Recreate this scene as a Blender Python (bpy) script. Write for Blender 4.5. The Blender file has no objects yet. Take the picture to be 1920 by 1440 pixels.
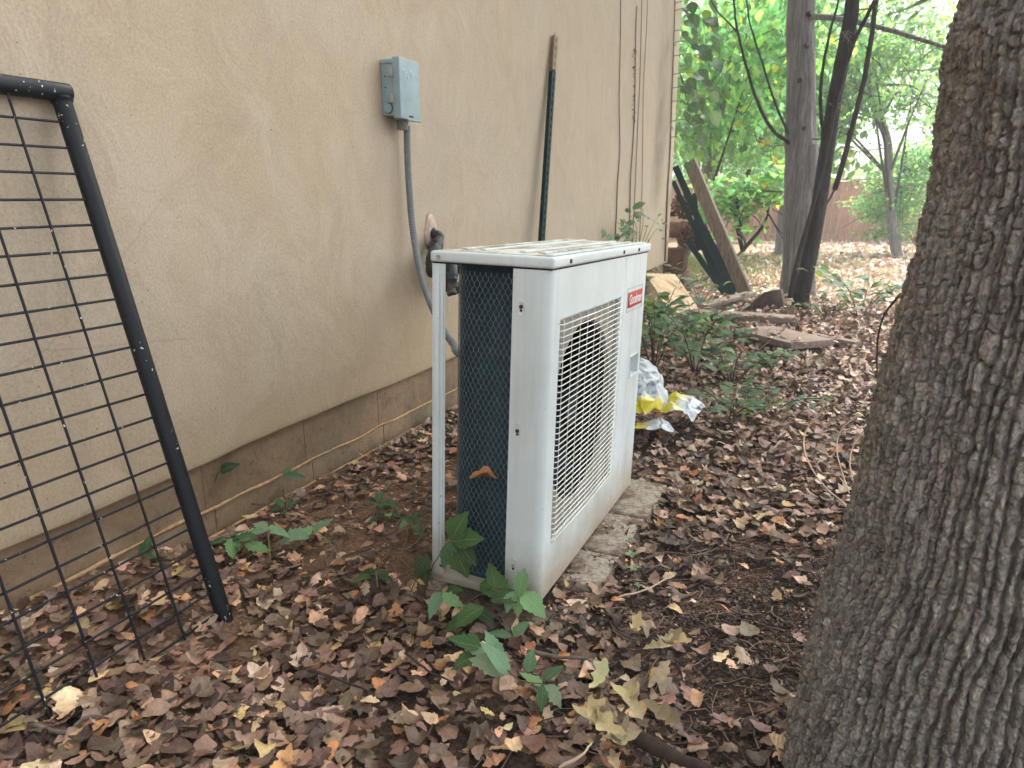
import bpy, bmesh, math, random
import numpy as np
from mathutils import Vector, Matrix
random.seed(7)
rng = np.random.default_rng(11)
C = bpy.context.scene.collection
sc = bpy.context.scene

# ------------------------------------------------------------------ camera
YAW, PITCH, FPX = math.radians(24.289), math.radians(14.6316), 1310.0
cy, sy, cp, sp = math.cos(YAW), math.sin(YAW), math.cos(PITCH), math.sin(PITCH)
FW = np.array([-sy*cp, cy*cp, -sp]); RT = np.array([cy, sy, 0.0]); UP = np.cross(RT, FW)
CAM = np.array([0.0, 0.0, 1.0])
cam = bpy.data.cameras.new('camera'); camo = bpy.data.objects.new('camera', cam); C.objects.link(camo)
camo.matrix_world = Matrix((( RT[0], UP[0], -FW[0], 0), (RT[1], UP[1], -FW[1], 0), (RT[2], UP[2], -FW[2], 1.0), (0, 0, 0, 1)))
cam.sensor_width = 36; cam.lens = 36*FPX/1920; cam.clip_start = 0.02; cam.clip_end = 2000
cam.dof.use_dof = True; cam.dof.focus_distance = 1.75; cam.dof.aperture_fstop = 7.5
sc.camera = camo
# ------------------------------------------------------------------ sky, sun, exposure
SUN_EL, SUN_AZ = math.radians(56), math.radians(28)      # azimuth from +Y towards +X
w = bpy.data.worlds.new('World'); sc.world = w; w.use_nodes = True
nt = w.node_tree; bg = nt.nodes['Background']
sky = nt.nodes.new('ShaderNodeTexSky'); sky.sky_type = 'NISHITA'; sky.sun_disc = False
sky.sun_elevation = SUN_EL; sky.sun_rotation = SUN_AZ; sky.air_density = 1.0; sky.dust_density = 4.0; sky.ozone_density = 1.0
hs = nt.nodes.new('ShaderNodeHueSaturation'); hs.inputs['Saturation'].default_value = 0.32
nt.links.new(sky.outputs[0], hs.inputs['Color']); nt.links.new(hs.outputs[0], bg.inputs['Color'])
bg.inputs['Strength'].default_value = 0.15
sl = bpy.data.lights.new('sun', 'SUN'); sl.energy = 2.6; sl.angle = math.radians(25); sl.color = (1, .96, .90)
so = bpy.data.objects.new('sun', sl); C.objects.link(so)
sd = Vector((math.sin(SUN_AZ)*math.cos(SUN_EL), math.cos(SUN_AZ)*math.cos(SUN_EL), math.sin(SUN_EL)))
so.rotation_euler = sd.to_track_quat('Z', 'Y').to_euler(); so.location = (5, 10, 20)
sc.view_settings.view_transform = 'Standard'; sc.view_settings.look = 'None'
sc.view_settings.gamma = 1; sc.view_settings.use_curve_mapping = False
sc.view_settings.exposure = 1.85
sc.render.engine = 'CYCLES'
HAZE = 0.008
sc.cycles.volume_bounces = 0
sc.cycles.max_bounces = 8; sc.cycles.diffuse_bounces = 4; sc.cycles.transmission_bounces = 4

# ------------------------------------------------------------------ helpers
def ray(u, v): return FW + RT*(u-960)/FPX - UP*(v-720)/FPX
def onx(u, v, x): r = ray(u, v); return CAM + r*(x/r[0])
def ony(u, v, y): r = ray(u, v); return CAM + r*(y/r[1])
def onz(u, v, z): r = ray(u, v); return CAM + r*((z-1.0)/r[2])
def lin(r, g, b):
    f = lambda c: (c/255/12.92) if c <= 10 else ((c/255+.055)/1.055)**2.4
    return np.array([f(r), f(g), f(b)])
def h3(a, b=0, c=0):
    n = np.sin(a*127.1 + b*311.7 + c*74.7)*43758.5453
    return n - np.floor(n)
def vnoise(x, y, z=0.0):
    x = np.asarray(x, float); y = np.asarray(y, float); z = np.asarray(z, float) + 0*x
    xi, yi, zi = np.floor(x), np.floor(y), np.floor(z); fx, fy, fz = x-xi, y-yi, z-zi
    fx, fy, fz = [t*t*(3-2*t) for t in (fx, fy, fz)]
    r = 0
    for dx in (0, 1):
        for dy in (0, 1):
            for dz in (0, 1):
                wt = (fx if dx else 1-fx)*(fy if dy else 1-fy)*(fz if dz else 1-fz)
                r = r + wt*h3(xi+dx, yi+dy, zi+dz)
    return r*2-1
def fbm(x, y, z=0.0, o=3):
    r, a, f = 0, 1.0, 1.0
    for _ in range(o):
        r = r + a*vnoise(np.asarray(x)*f+17*f, np.asarray(y)*f, np.asarray(z)*f); a *= .5; f *= 2.03
    return r
def sstep(e0, e1, x):
    t = np.clip((np.asarray(x, float)-e0)/(e1-e0), 0, 1); return t*t*(3-2*t)

def np_mesh(name, V, F, col=None, luv=None, smooth=True):
    V = np.asarray(V, np.float32); F = np.asarray(F, np.int32); k = F.shape[1]
    me = bpy.data.meshes.new(name)
    me.vertices.add(len(V)); me.vertices.foreach_set('co', V.ravel())
    me.loops.add(F.size); me.loops.foreach_set('vertex_index', F.ravel())
    me.polygons.add(len(F))
    me.polygons.foreach_set('loop_start', np.arange(0, F.size, k, dtype=np.int32))
    me.polygons.foreach_set('loop_total', np.full(len(F), k, np.int32))
    if smooth: me.polygons.foreach_set('use_smooth', np.ones(len(F), bool))
    me.update(calc_edges=True)
    if col is not None:
        a = me.attributes.new('Col', 'FLOAT_COLOR', 'POINT')
        cc = np.ones((len(V), 4), np.float32); cc[:, :3] = col; a.data.foreach_set('color', cc.ravel())
    if luv is not None:
        a = me.attributes.new('luv', 'FLOAT_VECTOR', 'POINT'); a.data.foreach_set('vector', np.asarray(luv, np.float32).ravel())
    return me
def link(name, me, mat=None, parent=None, kind=None):
    o = bpy.data.objects.new(name, me); C.objects.link(o)
    if mat is not None and me is not None and len(me.materials) == 0:
        for m_ in (mat if isinstance(mat, (list, tuple)) else [mat]): me.materials.append(m_)
    if parent is not None: o.parent = parent
    if kind: o['kind'] = kind
    return o
def tag(o, label, cat, group=None):
    o['label'] = label; o['category'] = cat
    if group: o['group'] = group
    return o
def thing(name, label, cat, loc=(0, 0, 0), group=None):
    o = bpy.data.objects.new(name, None); C.objects.link(o); o.location = loc; o.empty_display_size = .05
    return tag(o, label, cat, group)
class MB:
    def __init__(s): s.v = []; s.f = []
    def add(s, V, F):
        b = len(s.v); s.v += [tuple(map(float, p)) for p in V]; s.f += [tuple(i+b for i in f) for f in F]; return s
    def box(s, x0, x1, y0, y1, z0, z1):
        V = [(x0,y0,z0),(x1,y0,z0),(x1,y1,z0),(x0,y1,z0),(x0,y0,z1),(x1,y0,z1),(x1,y1,z1),(x0,y1,z1)]
        return s.add(V, [(0,3,2,1),(4,5,6,7),(0,1,5,4),(1,2,6,5),(2,3,7,6),(3,0,4,7)])
    def bar(s, a, b, wd, th, up=(0, 0, 1)):
        a, b = Vector(a), Vector(b); d = (b-a).normalized(); u = Vector(up); sd_ = d.cross(u).normalized(); u = sd_.cross(d)
        V = []
        for p in (a, b):
            for i, j in ((-1,-1),(1,-1),(1,1),(-1,1)): V.append(p + sd_*(i*wd/2) + u*(j*th/2))
        return s.add(V, [(0,1,2,3),(7,6,5,4),(0,4,5,1),(1,5,6,2),(2,6,7,3),(3,7,4,0)])
    def tube(s, P, r, n=8, cap=True):
        V, F = tube_np(P, r, n); F = [tuple(f) for f in F.tolist()]
        if cap:
            m = len(P); F += [tuple(range(n-1, -1, -1)), tuple(range((m-1)*n, m*n))]
        return s.add(V, F)
    def cyl(s, a, b, r, n=16, r2=None): return s.tube([a, b], [r, r if r2 is None else r2], n)
    def mesh(s, name, smooth=False, bevel=0, seg=2, auto=None):
        me = bpy.data.meshes.new(name); me.from_pydata(s.v, [], s.f); me.update()
        bm = bmesh.new(); bm.from_mesh(me)
        bmesh.ops.recalc_face_normals(bm, faces=bm.faces)
        if bevel:
            ed = [e for e in bm.edges if len(e.link_faces) == 2 and e.calc_face_angle(0) > .5]
            bmesh.ops.bevel(bm, geom=ed, offset=bevel, segments=seg, affect='EDGES', profile=.6)
        for f in bm.faces: f.smooth = smooth
        if smooth or bevel:
            for f in bm.faces: f.smooth = True
            for e in bm.edges:
                if len(e.link_faces) == 2 and e.calc_face_angle(0) > math.radians(auto or 40): e.smooth = False
        bm.to_mesh(me); bm.free(); return me
    def obj(s, name, mat, parent=None, smooth=False, bevel=0, kind=None, seg=2, auto=None):
        return link(name, s.mesh(name, smooth, bevel, seg, auto), mat, parent, kind)
def tube_np(P, r, n):
    P = np.asarray(P, float); m = len(P); r = np.broadcast_to(np.asarray(r, float), (m,))
    T = np.gradient(P, axis=0); T /= np.linalg.norm(T, axis=1, keepdims=True)+1e-12
    ref = np.array([0, 0, 1.]) if abs(T[0, 2]) < .9 else np.array([1., 0, 0])
    V = np.zeros((m, n, 3)); u = ref
    ang = np.arange(n)*2*np.pi/n
    for i in range(m):
        u = u - T[i]*(u@T[i]); nu = np.linalg.norm(u); u = u/nu if nu > 1e-6 else np.array([1., 0, 0])
        b = np.cross(T[i], u)
        V[i] = P[i] + r[i]*(np.cos(ang)[:, None]*u + np.sin(ang)[:, None]*b)
    i = np.arange(m-1)[:, None]*n; j = np.arange(n)[None]; j2 = (j+1) % n
    F = np.stack([i+j, i+j2, i+n+j2, i+n+j], -1).reshape(-1, 4)
    return V.reshape(-1, 3), F
def spline(P, k=8):
    P = np.asarray(P, float); Q = np.vstack([2*P[0]-P[1], P, 2*P[-1]-P[-2]]); out = []
    for i in range(1, len(Q)-2):
        for t in np.linspace(0, 1, k, endpoint=False):
            a, b, c, d = Q[i-1], Q[i], Q[i+1], Q[i+2]
            out.append(.5*(2*b+(c-a)*t+(2*a-5*b+4*c-d)*t*t+(3*b-a-3*c+d)*t**3))
    out.append(P[-1]); return np.array(out)
def tubes_mesh(name, L, n=4, col=None):
    Vs, Fs, Cs, b = [], [], [], 0
    for i, (P, r) in enumerate(L):
        V, F = tube_np(P, r, n); Vs.append(V); Fs.append(F+b); b += len(V)
        if col is not None: Cs.append(np.tile(col[i], (len(V), 1)))
    return np_mesh(name, np.vstack(Vs), np.vstack(Fs), np.vstack(Cs) if col is not None else None)
def grid_faces(nu, nv):
    i = np.arange(nu-1)[:, None]*nv; j = np.arange(nv-1)[None]
    return np.stack([i+j, i+nv+j, i+nv+j+1, i+j+1], -1).reshape(-1, 4)

# ------------------------------------------------------------------ materials
class Mat:
    def __init__(s, name, rough=.7, spec=.3, metal=0):
        s.m = bpy.data.materials.new(name); s.m.use_nodes = True; s.t = s.m.node_tree
        s.b = s.t.nodes['Principled BSDF']; s.b.inputs['Roughness'].default_value = rough
        s.b.inputs['Specular IOR Level'].default_value = spec; s.b.inputs['Metallic'].default_value = metal
    def n(s, ty, **k):
        x = s.t.nodes.new(ty)
        for a, v in k.items(): setattr(x, a, v)
        return x
    def l(s, a, b): s.t.links.new(a, b)
    def coords(s, scale=(1, 1, 1), kind='Object', rot=(0, 0, 0)):
        c = s.n('ShaderNodeTexCoord'); mp = s.n('ShaderNodeMapping'); mp.inputs['Scale'].default_value = scale; mp.inputs['Rotation'].default_value = rot
        s.l(c.outputs[kind], mp.inputs[0]); return mp.outputs[0]
    def noise(s, scale, detail=4, rough=.55, vec=None, dist=0):
        x = s.n('ShaderNodeTexNoise'); x.inputs['Scale'].default_value = scale; x.inputs['Detail'].default_value = detail
        x.inputs['Roughness'].default_value = rough; x.inputs['Distortion'].default_value = dist
        if vec is not None: s.l(vec, x.inputs['Vector'])
        return x.outputs['Fac']
    def ramp(s, fac, stops):
        x = s.n('ShaderNodeValToRGB'); e = x.color_ramp.elements
        while len(e) < len(stops): e.new(.5)
        for i, (p, c) in enumerate(stops):
            e[i].position = p; c = (c, c, c) if np.isscalar(c) else c; e[i].color = (float(c[0]), float(c[1]), float(c[2]), 1)
        s.l(fac, x.inputs[0]); return x.outputs[0]
    def mix(s, fac, a, b, mode='MIX'):
        x = s.n('ShaderNodeMix', data_type='RGBA', blend_type=mode)
        for val, sock in ((fac, x.inputs['Factor']), (a, x.inputs[6]), (b, x.inputs[7])):
            if isinstance(val, bpy.types.NodeSocket): s.l(val, sock)
            elif np.isscalar(val): sock.default_value = val if sock.type == 'VALUE' else (val, val, val, 1)
            else: sock.default_value = (float(val[0]), float(val[1]), float(val[2]), 1)
        return x.outputs[2]
    def math(s, op, a, b=None, clamp=False):
        x = s.n('ShaderNodeMath', operation=op, use_clamp=clamp)
        for i, val in enumerate((a, b)):
            if val is None: continue
            if isinstance(val, bpy.types.NodeSocket): s.l(val, x.inputs[i])
            else: x.inputs[i].default_value = val
        return x.outputs[0]
    def attr(s, name): 
        x = s.n('ShaderNodeAttribute', attribute_name=name); return x.outputs['Color'], x.outputs['Vector']
    def color(s, c):
        if isinstance(c, bpy.types.NodeSocket): s.l(c, s.b.inputs['Base Color'])
        else: s.b.inputs['Base Color'].default_value = (float(c[0]), float(c[1]), float(c[2]), 1)
    def rough(s, f): s.l(f, s.b.inputs['Roughness'])
    def bump(s, h, strength=.3, dist=.01, prev=None):
        x = s.n('ShaderNodeBump'); x.inputs['Strength'].default_value = strength; x.inputs['Distance'].default_value = dist
        s.l(h, x.inputs['Height'])
        if prev is not None: s.l(prev, x.inputs['Normal'])
        s.l(x.outputs[0], s.b.inputs['Normal']); return x.outputs[0]
    def xyz(s, vec):
        x = s.n('ShaderNodeSeparateXYZ'); s.l(vec, x.inputs[0]); return x.outputs

def leaf_material(name, transl=0.0, rough=.6, spec=.3, vein=.25, tcol=1.6, spots=0.0):
    m = Mat(name, rough, spec); c, _ = m.attr('Col'); _, uv = m.attr('luv'); X = m.xyz(uv)
    nz = m.noise(60, 3, vec=m.coords()); base = m.mix(.55, c, m.mix(1.0, c, m.ramp(nz, [(.3, .55), (.7, 1.45)]), 'MULTIPLY'))
    au = m.math('ABSOLUTE', X[0]); mid = m.math('LESS_THAN', au, .035)
    wv = m.math('FRACT', m.math('MULTIPLY', m.math('SUBTRACT', X[1], m.math('MULTIPLY', au, .35)), 8.0))
    side = m.math('LESS_THAN', wv, .1)
    vn = m.math('MAXIMUM', mid, m.math('MULTIPLY', side, .6))
    base = m.mix(m.math('MULTIPLY', vn, vein), base, m.mix(.5, base, (.75, .7, .5)))
    if spots:
        sp_ = m.noise(180, 1, vec=m.coords()); base = m.mix(m.math('MULTIPLY', m.math('GREATER_THAN', sp_, .68), spots), base, (.05, .04, .02))
    m.color(base)
    hgt = m.math('ADD', m.math('MULTIPLY', vn, -.6), m.noise(120, 2, vec=m.coords()))
    m.bump(hgt, .6, .004)
    if transl:
        tr = m.n('ShaderNodeBsdfTranslucent'); mx = m.n('ShaderNodeMixShader'); mx.inputs[0].default_value = transl
        g = m.mix(1.0, base, (tcol*1.0, tcol*1.0, tcol*.7), 'MULTIPLY'); m.l(g, tr.inputs[0])
        out = m.t.nodes['Material Output']; m.l(m.b.outputs[0], mx.inputs[1]); m.l(tr.outputs[0], mx.inputs[2]); m.l(mx.outputs[0], out.inputs[0])
    return m.m
LEAF_DRY = leaf_material('dry_leaf', .12, .5, .4, .2, 1.2)
LEAF_GREEN = leaf_material('green_leaf', .3, .42, .45, .5, 1.8, spots=.8)
LEAF_CROWN = leaf_material('crown_leaf', .55, .45, .4, .15, 2.6)
def simple(name, c, rough=.6, spec=.3, var=.25, scale=30, bump=.1, metal=0, dist=.002, stretch=(1, 1, 1)):
    m = Mat(name, rough, spec, metal); c = np.array(c); n = m.noise(scale, 5, vec=m.coords(stretch))
    m.color(m.ramp(n, [(.3, c*(1-var)), (.7, c*(1+var))])); m.bump(n, bump, dist); return m.m
def speckled(name, c, speck, amount=.62, scale=90, rough=.5, spec=.4, bump=.15):
    m = Mat(name, rough, spec); co = m.coords(); n = m.noise(6, 4, vec=co); c = np.array(c)
    base = m.ramp(n, [(.3, c*.75), (.7, c*1.3)])
    s_ = m.math('MULTIPLY', m.math('GREATER_THAN', m.noise(scale, 2, vec=co), amount), m.math('GREATER_THAN', m.noise(5, 2, vec=co), .52))
    m.color(m.mix(s_, base, speck)); m.bump(m.noise(150, 3, vec=co), bump, .002)
    m.rough(m.ramp(n, [(.3, rough*.8), (.7, min(1, rough*1.3))])); return m.m

# ------------------------------------------------------------------ leaf geometry
def prof(kind, side):
    if kind == 'oak':
        t = np.linspace(0, 1, 15); env = .46*np.sin(np.pi*np.clip(t*.93+.05, 0, 1))**.8*(.55+.75*t); lob = 1+.26*np.sin(t*19.0+(.9 if side else 0)-1.2)
        a = env*lob; a[0] = .02; a[-1] = .03; return a
    if kind == 'oakd':
        t = np.linspace(0, 1, 28); env = .44*np.sin(np.pi*np.clip(t*.94+.04, 0, 1))**.75*(.5+.8*t); a = env*(1+.24*np.sin(t*20.5+(.8 if side else 0)-1.4)); a[0] = .02; a[-1] = .02; return a
    if kind == 'dead': return np.array([.03, .15, .20, .30, .31, .42, .43, .46, .40, .27, .07] if side else [.03, .13, .24, .27, .37, .38, .47, .42, .41, .22, .06])
    if kind == 'broad': return np.array([.02, .26, .40, .46, .42, .30, .13, .012])
    if kind == 'elm':
        t = np.linspace(0, 1, 13); wv = .5*np.sin(np.pi*t**.8)**.9*(1-.25*t); z = wv*(1+.10*np.where(np.arange(13) % 2, 1, -1)); z[0] = .02; z[-1] = .01; return z
    if kind == 'small': return np.array([.03, .36, .40, .22, .01])
    if kind == 'tiny': return np.array([.06, .42, .02])
    if kind == 'blade': return np.array([.03, .10, .11, .09, .07, .04, .006])
def leaf_batch(kind, P, R, L, W, col, cup=0., bend=0., twist=0., ripple=0., seed=0):
    N = len(P); wl, wr = prof(kind, 0), prof(kind, 1); n = len(wl); t = np.linspace(0, 1, n)
    bc = lambda a: np.broadcast_to(np.asarray(a, float), (N,))[:, None]
    L, W, cup, bend, twist, ripple = map(bc, (L, W, cup, bend, twist, ripple))
    r0 = np.random.default_rng(seed+N)
    sm_ = lambda: .6*r0.standard_normal((N, n)) if n < 20 else np.apply_along_axis(lambda q_: np.convolve(q_, np.ones(5)/3, 'same'), 1, r0.standard_normal((N, n)))
    jl = 1+.13*sm_()+.12*r0.standard_normal((N, 1)); jr = 1+.13*sm_()+.12*r0.standard_normal((N, 1))
    xs = np.stack([-wl*W*jl, 0*wl*W, wr*W*jr], -1)                    # N,n,3
    ys = np.repeat((t*L)[:, :, None], 3, 2).copy()
    if kind == 'oak': ys[:, :, [0, 2]] += (.05*L)[:, :, None]
    rp = r0.standard_normal((N, n, 3))*ripple[:, :, None]*L[:, :, None]
    ax = np.abs(xs)/(.5*W[:, :, None])
    zs = cup[:, :, None]*W[:, :, None]*ax**2*.5 + bend[:, :, None]*L[:, :, None]*((t-.5)**2)[None, :, None]*2 + twist[:, :, None]*xs*(t-.3)[None, :, None] + rp
    loc = np.stack([xs, ys, zs], -1).reshape(N, -1, 3)
    V = np.einsum('nij,nkj->nki', R, loc)+P[:, None]
    nv = n*3; k = np.arange(n-1)
    f = np.concatenate([np.stack([k*3, k*3+1, k*3+4, k*3+3], -1), np.stack([k*3+1, k*3+2, k*3+5, k*3+4], -1)])
    F = (f[None]+(np.arange(N)*nv)[:, None, None]).reshape(-1, 4)
    col = np.broadcast_to(np.asarray(col), (N, 3)); CC = np.repeat(col, nv, 0)
    lu = np.stack([np.tile(np.array([-1, 0, 1.]), (n, 1)), np.repeat(t[:, None], 3, 1), np.zeros((n, 3))], -1).reshape(1, nv, 3)
    return V.reshape(-1, 3), F, CC, np.tile(lu, (N, 1, 1)).reshape(-1, 3)
def join_batches(Bs):
    V, F, Cc, U, b = [], [], [], [], 0
    for v, f, c, u in Bs: V.append(v); F.append(f+b); Cc.append(c); U.append(u); b += len(v)
    return np.vstack(V), np.vstack(F), np.vstack(Cc), np.vstack(U)
def eul(z, x, y):
    z, x, y = map(np.asarray, (z, x, y)); n = len(z)
    def m(a, i, j):
        o = np.tile(np.eye(3), (n, 1, 1)); c, s_ = np.cos(a), np.sin(a); o[:, i, i] = c; o[:, j, j] = c; o[:, i, j] = -s_; o[:, j, i] = s_; return o
    return m(z, 0, 1)@m(x, 1, 2)@m(y, 2, 0)
def palette(pal, n, var=.18, r=None):
    r = r or rng; cs = np.array([p[0] for p in pal]); ws = np.array([p[1] for p in pal], float)
    k = r.choice(len(pal), n, p=ws/ws.sum()); return np.clip(cs[k]*(1.06 if pal[0][0][0] > pal[0][0][1] else 1.12)*(1+var*r.standard_normal((n, 1)))*(1+.06*r.standard_normal((n, 3))), .004, .9)

# ------------------------------------------------------------------ ground
def gz(x, y):
    x = np.asarray(x, float); y = np.asarray(y, float)
    z = .012*fbm(x*2.2+3, y*2.2, 0, 2)*sstep(.2, .5, y+0*x) + .006*vnoise(x*9, y*9)
    z = z + .09*sstep(-1.15, -1.55, x)*sstep(1.5, .95, y) - .035*sstep(-1.2, -.9, x)*sstep(3.2, 2.4, y)
    z = z - .016*np.exp(-((x+.25)/.25)**2-((y-1.9)/.6)**2) + .05*np.exp(-((x+.95)/.3)**2-((y-.72)/.25)**2)
    z = z + .03*fbm(x*.5, y*.5, 5, 2)*sstep(3, 6, y) + .04*np.exp(-((x-.3)/.4)**2-((y-1.3)/.4)**2)
    return z
ax_ = lambda segs: np.unique(np.concatenate([np.arange(a, b, s_) for a, b, s_ in segs]).round(4))
gx = ax_([(-400, -40, 60), (-40, -8, 4), (-8, -2, .5), (-2, 1.4, .025), (1.4, 4, .15), (4, 10, .7), (10, 40, 5), (40, 401, 60)])
gy = ax_([(-300, -20, 56), (-20, -2, 3), (-2, .3, .3), (.3, 3.5, .025), (3.5, 9, .06), (9, 26, .5), (26, 60, 5), (60, 501, 60)])
GX, GY = np.meshgrid(gx, gy, indexing='ij')
GV = np.stack([GX, GY, gz(GX, GY)], -1).reshape(-1, 3)
g = Mat('soil', .9, .15); co = g.coords()
n1 = g.noise(7, 6, vec=co); n2 = g.noise(90, 5, .7, vec=co); n3 = g.noise(1.6, 4, vec=co)
soil = g.ramp(n2, [(.3, lin(44, 35, 30)), (.55, lin(76, 61, 52)), (.78, lin(118, 99, 86))])
red = g.ramp(n2, [(.3, lin(84, 62, 48)), (.55, lin(132, 102, 80)), (.78, lin(178, 148, 122))])
X = g.xyz(g.coords())
near_wall = g.math('MULTIPLY', g.math('LESS_THAN', X[0], -.8), g.math('LESS_THAN', X[1], 4))
soil = g.mix(g.math('MULTIPLY', near_wall, .75), soil, red)
speck = g.n('ShaderNodeTexVoronoi'); speck.inputs['Scale'].default_value = 55; g.l(co, speck.inputs[0])
frag = g.ramp(g.math('FRACT', g.math('MULTIPLY', g.xyz(speck.outputs['Color'])[0], 7.3)), [(0, lin(70, 52, 44)), (.4, lin(120, 92, 76)), (.8, lin(165, 132, 110)), (1, lin(205, 170, 145))])
yard = g.ramp(g.math('MULTIPLY', g.math('SUBTRACT', X[1], 6.0), .3), [(0, 0), (1, 1)])
yardc = g.mix(g.ramp(n3, [(.45, 0), (.6, .6)]), frag, lin(120, 130, 80))
base = g.mix(g.math('GREATER_THAN', n1, .56), soil, frag)
g.color(g.mix(yard, base, yardc))
nb = g.bump(g.noise(35, 6, .7, vec=co), .8, .02); g.bump(n2, .6, .006, nb)
ground = link('ground', np_mesh('ground', GV, grid_faces(len(gx), len(gy))), g.m); ground['kind'] = 'structure'
# make sure it faces up
# litter -------------------------------------------------------------
S = lambda *a: lin(*a)
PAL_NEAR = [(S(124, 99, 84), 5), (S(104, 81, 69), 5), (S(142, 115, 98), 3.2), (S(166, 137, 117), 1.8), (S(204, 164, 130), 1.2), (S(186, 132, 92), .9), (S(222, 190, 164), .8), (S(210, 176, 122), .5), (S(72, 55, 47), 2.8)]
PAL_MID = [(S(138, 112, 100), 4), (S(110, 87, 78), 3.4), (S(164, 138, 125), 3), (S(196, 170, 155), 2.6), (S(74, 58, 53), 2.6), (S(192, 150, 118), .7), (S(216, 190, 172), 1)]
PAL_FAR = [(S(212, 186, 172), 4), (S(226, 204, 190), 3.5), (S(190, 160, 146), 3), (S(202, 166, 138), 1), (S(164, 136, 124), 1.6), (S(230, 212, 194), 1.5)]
def density(x, y):
    d = np.ones_like(x)
    d *= .45+.55*sstep(-.25, .15, vnoise(x*3.1+9, y*3.1))
    d *= 1-.93*np.exp(-(((x+.05)/.47)**2+((y-1.68)/.68)**2)**2)
    d *= 1-.90*np.exp(-(((x+1.20)/.32)**2+((y-1.95)/.55)**2)**2)
    d *= 1-.45*np.exp(-(((x+1.15)/.3)**2+((y-1.55)/.3)**2))
    return d
def blocked(x, y):
    ac = (x > -.90) & (x < -.56) & (y > 1.45) & (y < 2.41)
    pav = (x > -.62) & (x < -.475) & (y > 1.6) & (y < 2.42) & (rng.random(len(x)) > .25)
    return ac | pav | (x < -1.6) | (((x-.3)**2+(y-1.25)**2) < .19**2)
def scatter(n, x0, x1, y0, y1, dens=True):
    x = rng.uniform(x0, x1, n); y = rng.uniform(y0, y1, n); keep = ~blocked(x, y)
    if dens: keep &= rng.random(n) < density(x, y)
    return x[keep], y[keep]
def litter(kind, x, y, L0, L1, pal, lift, tilt, cupr, k, pile=None):
    n = len(x); L = rng.uniform(L0, L1, n); z = gz(x, y)+.004+lift*rng.random(n)
    if pile is not None: z += pile
    R = eul(rng.uniform(0, 6.283, n), rng.normal(0, tilt, n), rng.normal(0, tilt, n))
    P = np.stack([x, y, z], -1)-np.einsum('nij,j->ni', R, np.array([0, .5, 0]))*L[:, None]
    return leaf_batch(kind, P, R, L, L*rng.uniform(.5, .85, n), palette(pal, n), rng.normal(.12, cupr, n), rng.normal(.10, .38, n), rng.normal(0, .6, n), .018, k)
Bs = []
for kind, n, k in (('oak', 3600, 1), ('dead', 8000, 2)):
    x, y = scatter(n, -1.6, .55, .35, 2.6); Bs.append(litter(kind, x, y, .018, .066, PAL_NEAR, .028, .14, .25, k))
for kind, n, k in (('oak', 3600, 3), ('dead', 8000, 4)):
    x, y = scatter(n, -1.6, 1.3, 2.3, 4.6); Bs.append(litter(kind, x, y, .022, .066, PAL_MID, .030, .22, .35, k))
x, y = scatter(7500, -1.6, .6, .4, 4); Bs.append(litter('small', x, y, .010, .034, PAL_NEAR, .020, .4, .5, 5))
x, y = rng.uniform(-.60, -.465, 420), rng.uniform(1.45, 2.44, 420); Bs.append(litter('small', x, y, .008, .026, PAL_NEAR, .004, .25, .4, 15, .02))
x, y = rng.normal(-1.12, .2, 500), rng.normal(1.95, .35, 500); k_ = x > -1.58; Bs.append(litter('small', x[k_], y[k_], .006, .02, PAL_MID, .006, .3, .4, 16))
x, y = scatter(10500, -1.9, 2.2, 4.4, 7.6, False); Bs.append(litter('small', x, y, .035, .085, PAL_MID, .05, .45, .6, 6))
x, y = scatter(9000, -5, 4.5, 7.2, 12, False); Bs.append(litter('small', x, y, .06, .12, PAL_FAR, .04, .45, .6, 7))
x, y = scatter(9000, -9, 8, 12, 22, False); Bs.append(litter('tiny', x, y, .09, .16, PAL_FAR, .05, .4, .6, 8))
x, y = rng.normal(-.05, .30, 10500), rng.normal(1.68, .48, 10500); k_ = ~blocked(x, y); Bs.append(litter('small', x[k_], y[k_], .005, .018, [(S(72, 56, 47), 4), (S(52, 41, 35), 4), (S(104, 84, 70), 2), (S(150, 124, 102), .8)], .010, .35, .4, 17))
x, y = scatter(2600, .45, 2.4, -.2, 2.6, False); Bs.append(litter('dead', x, y, .03, .08, PAL_NEAR, .02, .16, .3, 19))
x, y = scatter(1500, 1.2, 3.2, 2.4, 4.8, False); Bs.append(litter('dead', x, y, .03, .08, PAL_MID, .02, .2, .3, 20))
for (u0, v0, u1, v1, zt, sp_, n_) in ((1300, 587, 1490, 599, .138, .05, 26), (1412, 619, 1524, 646, .121, .13, 20), (1318, 574, 1408, 550, .13, .035, 9)):
    t_ = rng.random(n_); A_, B_ = onz(u0, v0, zt), onz(u1, v1, zt); P_ = A_+(B_-A_)*t_[:, None]; x, y = P_[:, 0]+rng.uniform(-sp_, sp_, n_)*.3, P_[:, 1]+rng.uniform(-sp_, sp_, n_)
    Bs.append(litter('dead', x, y, .03, .08, PAL_MID, .004, .12, .3, 18, zt-.004-gz(x, y)+.006))
link('leaf_litter', np_mesh('leaf_litter', *join_batches(Bs)), LEAF_DRY, ground, 'stuff')
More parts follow.
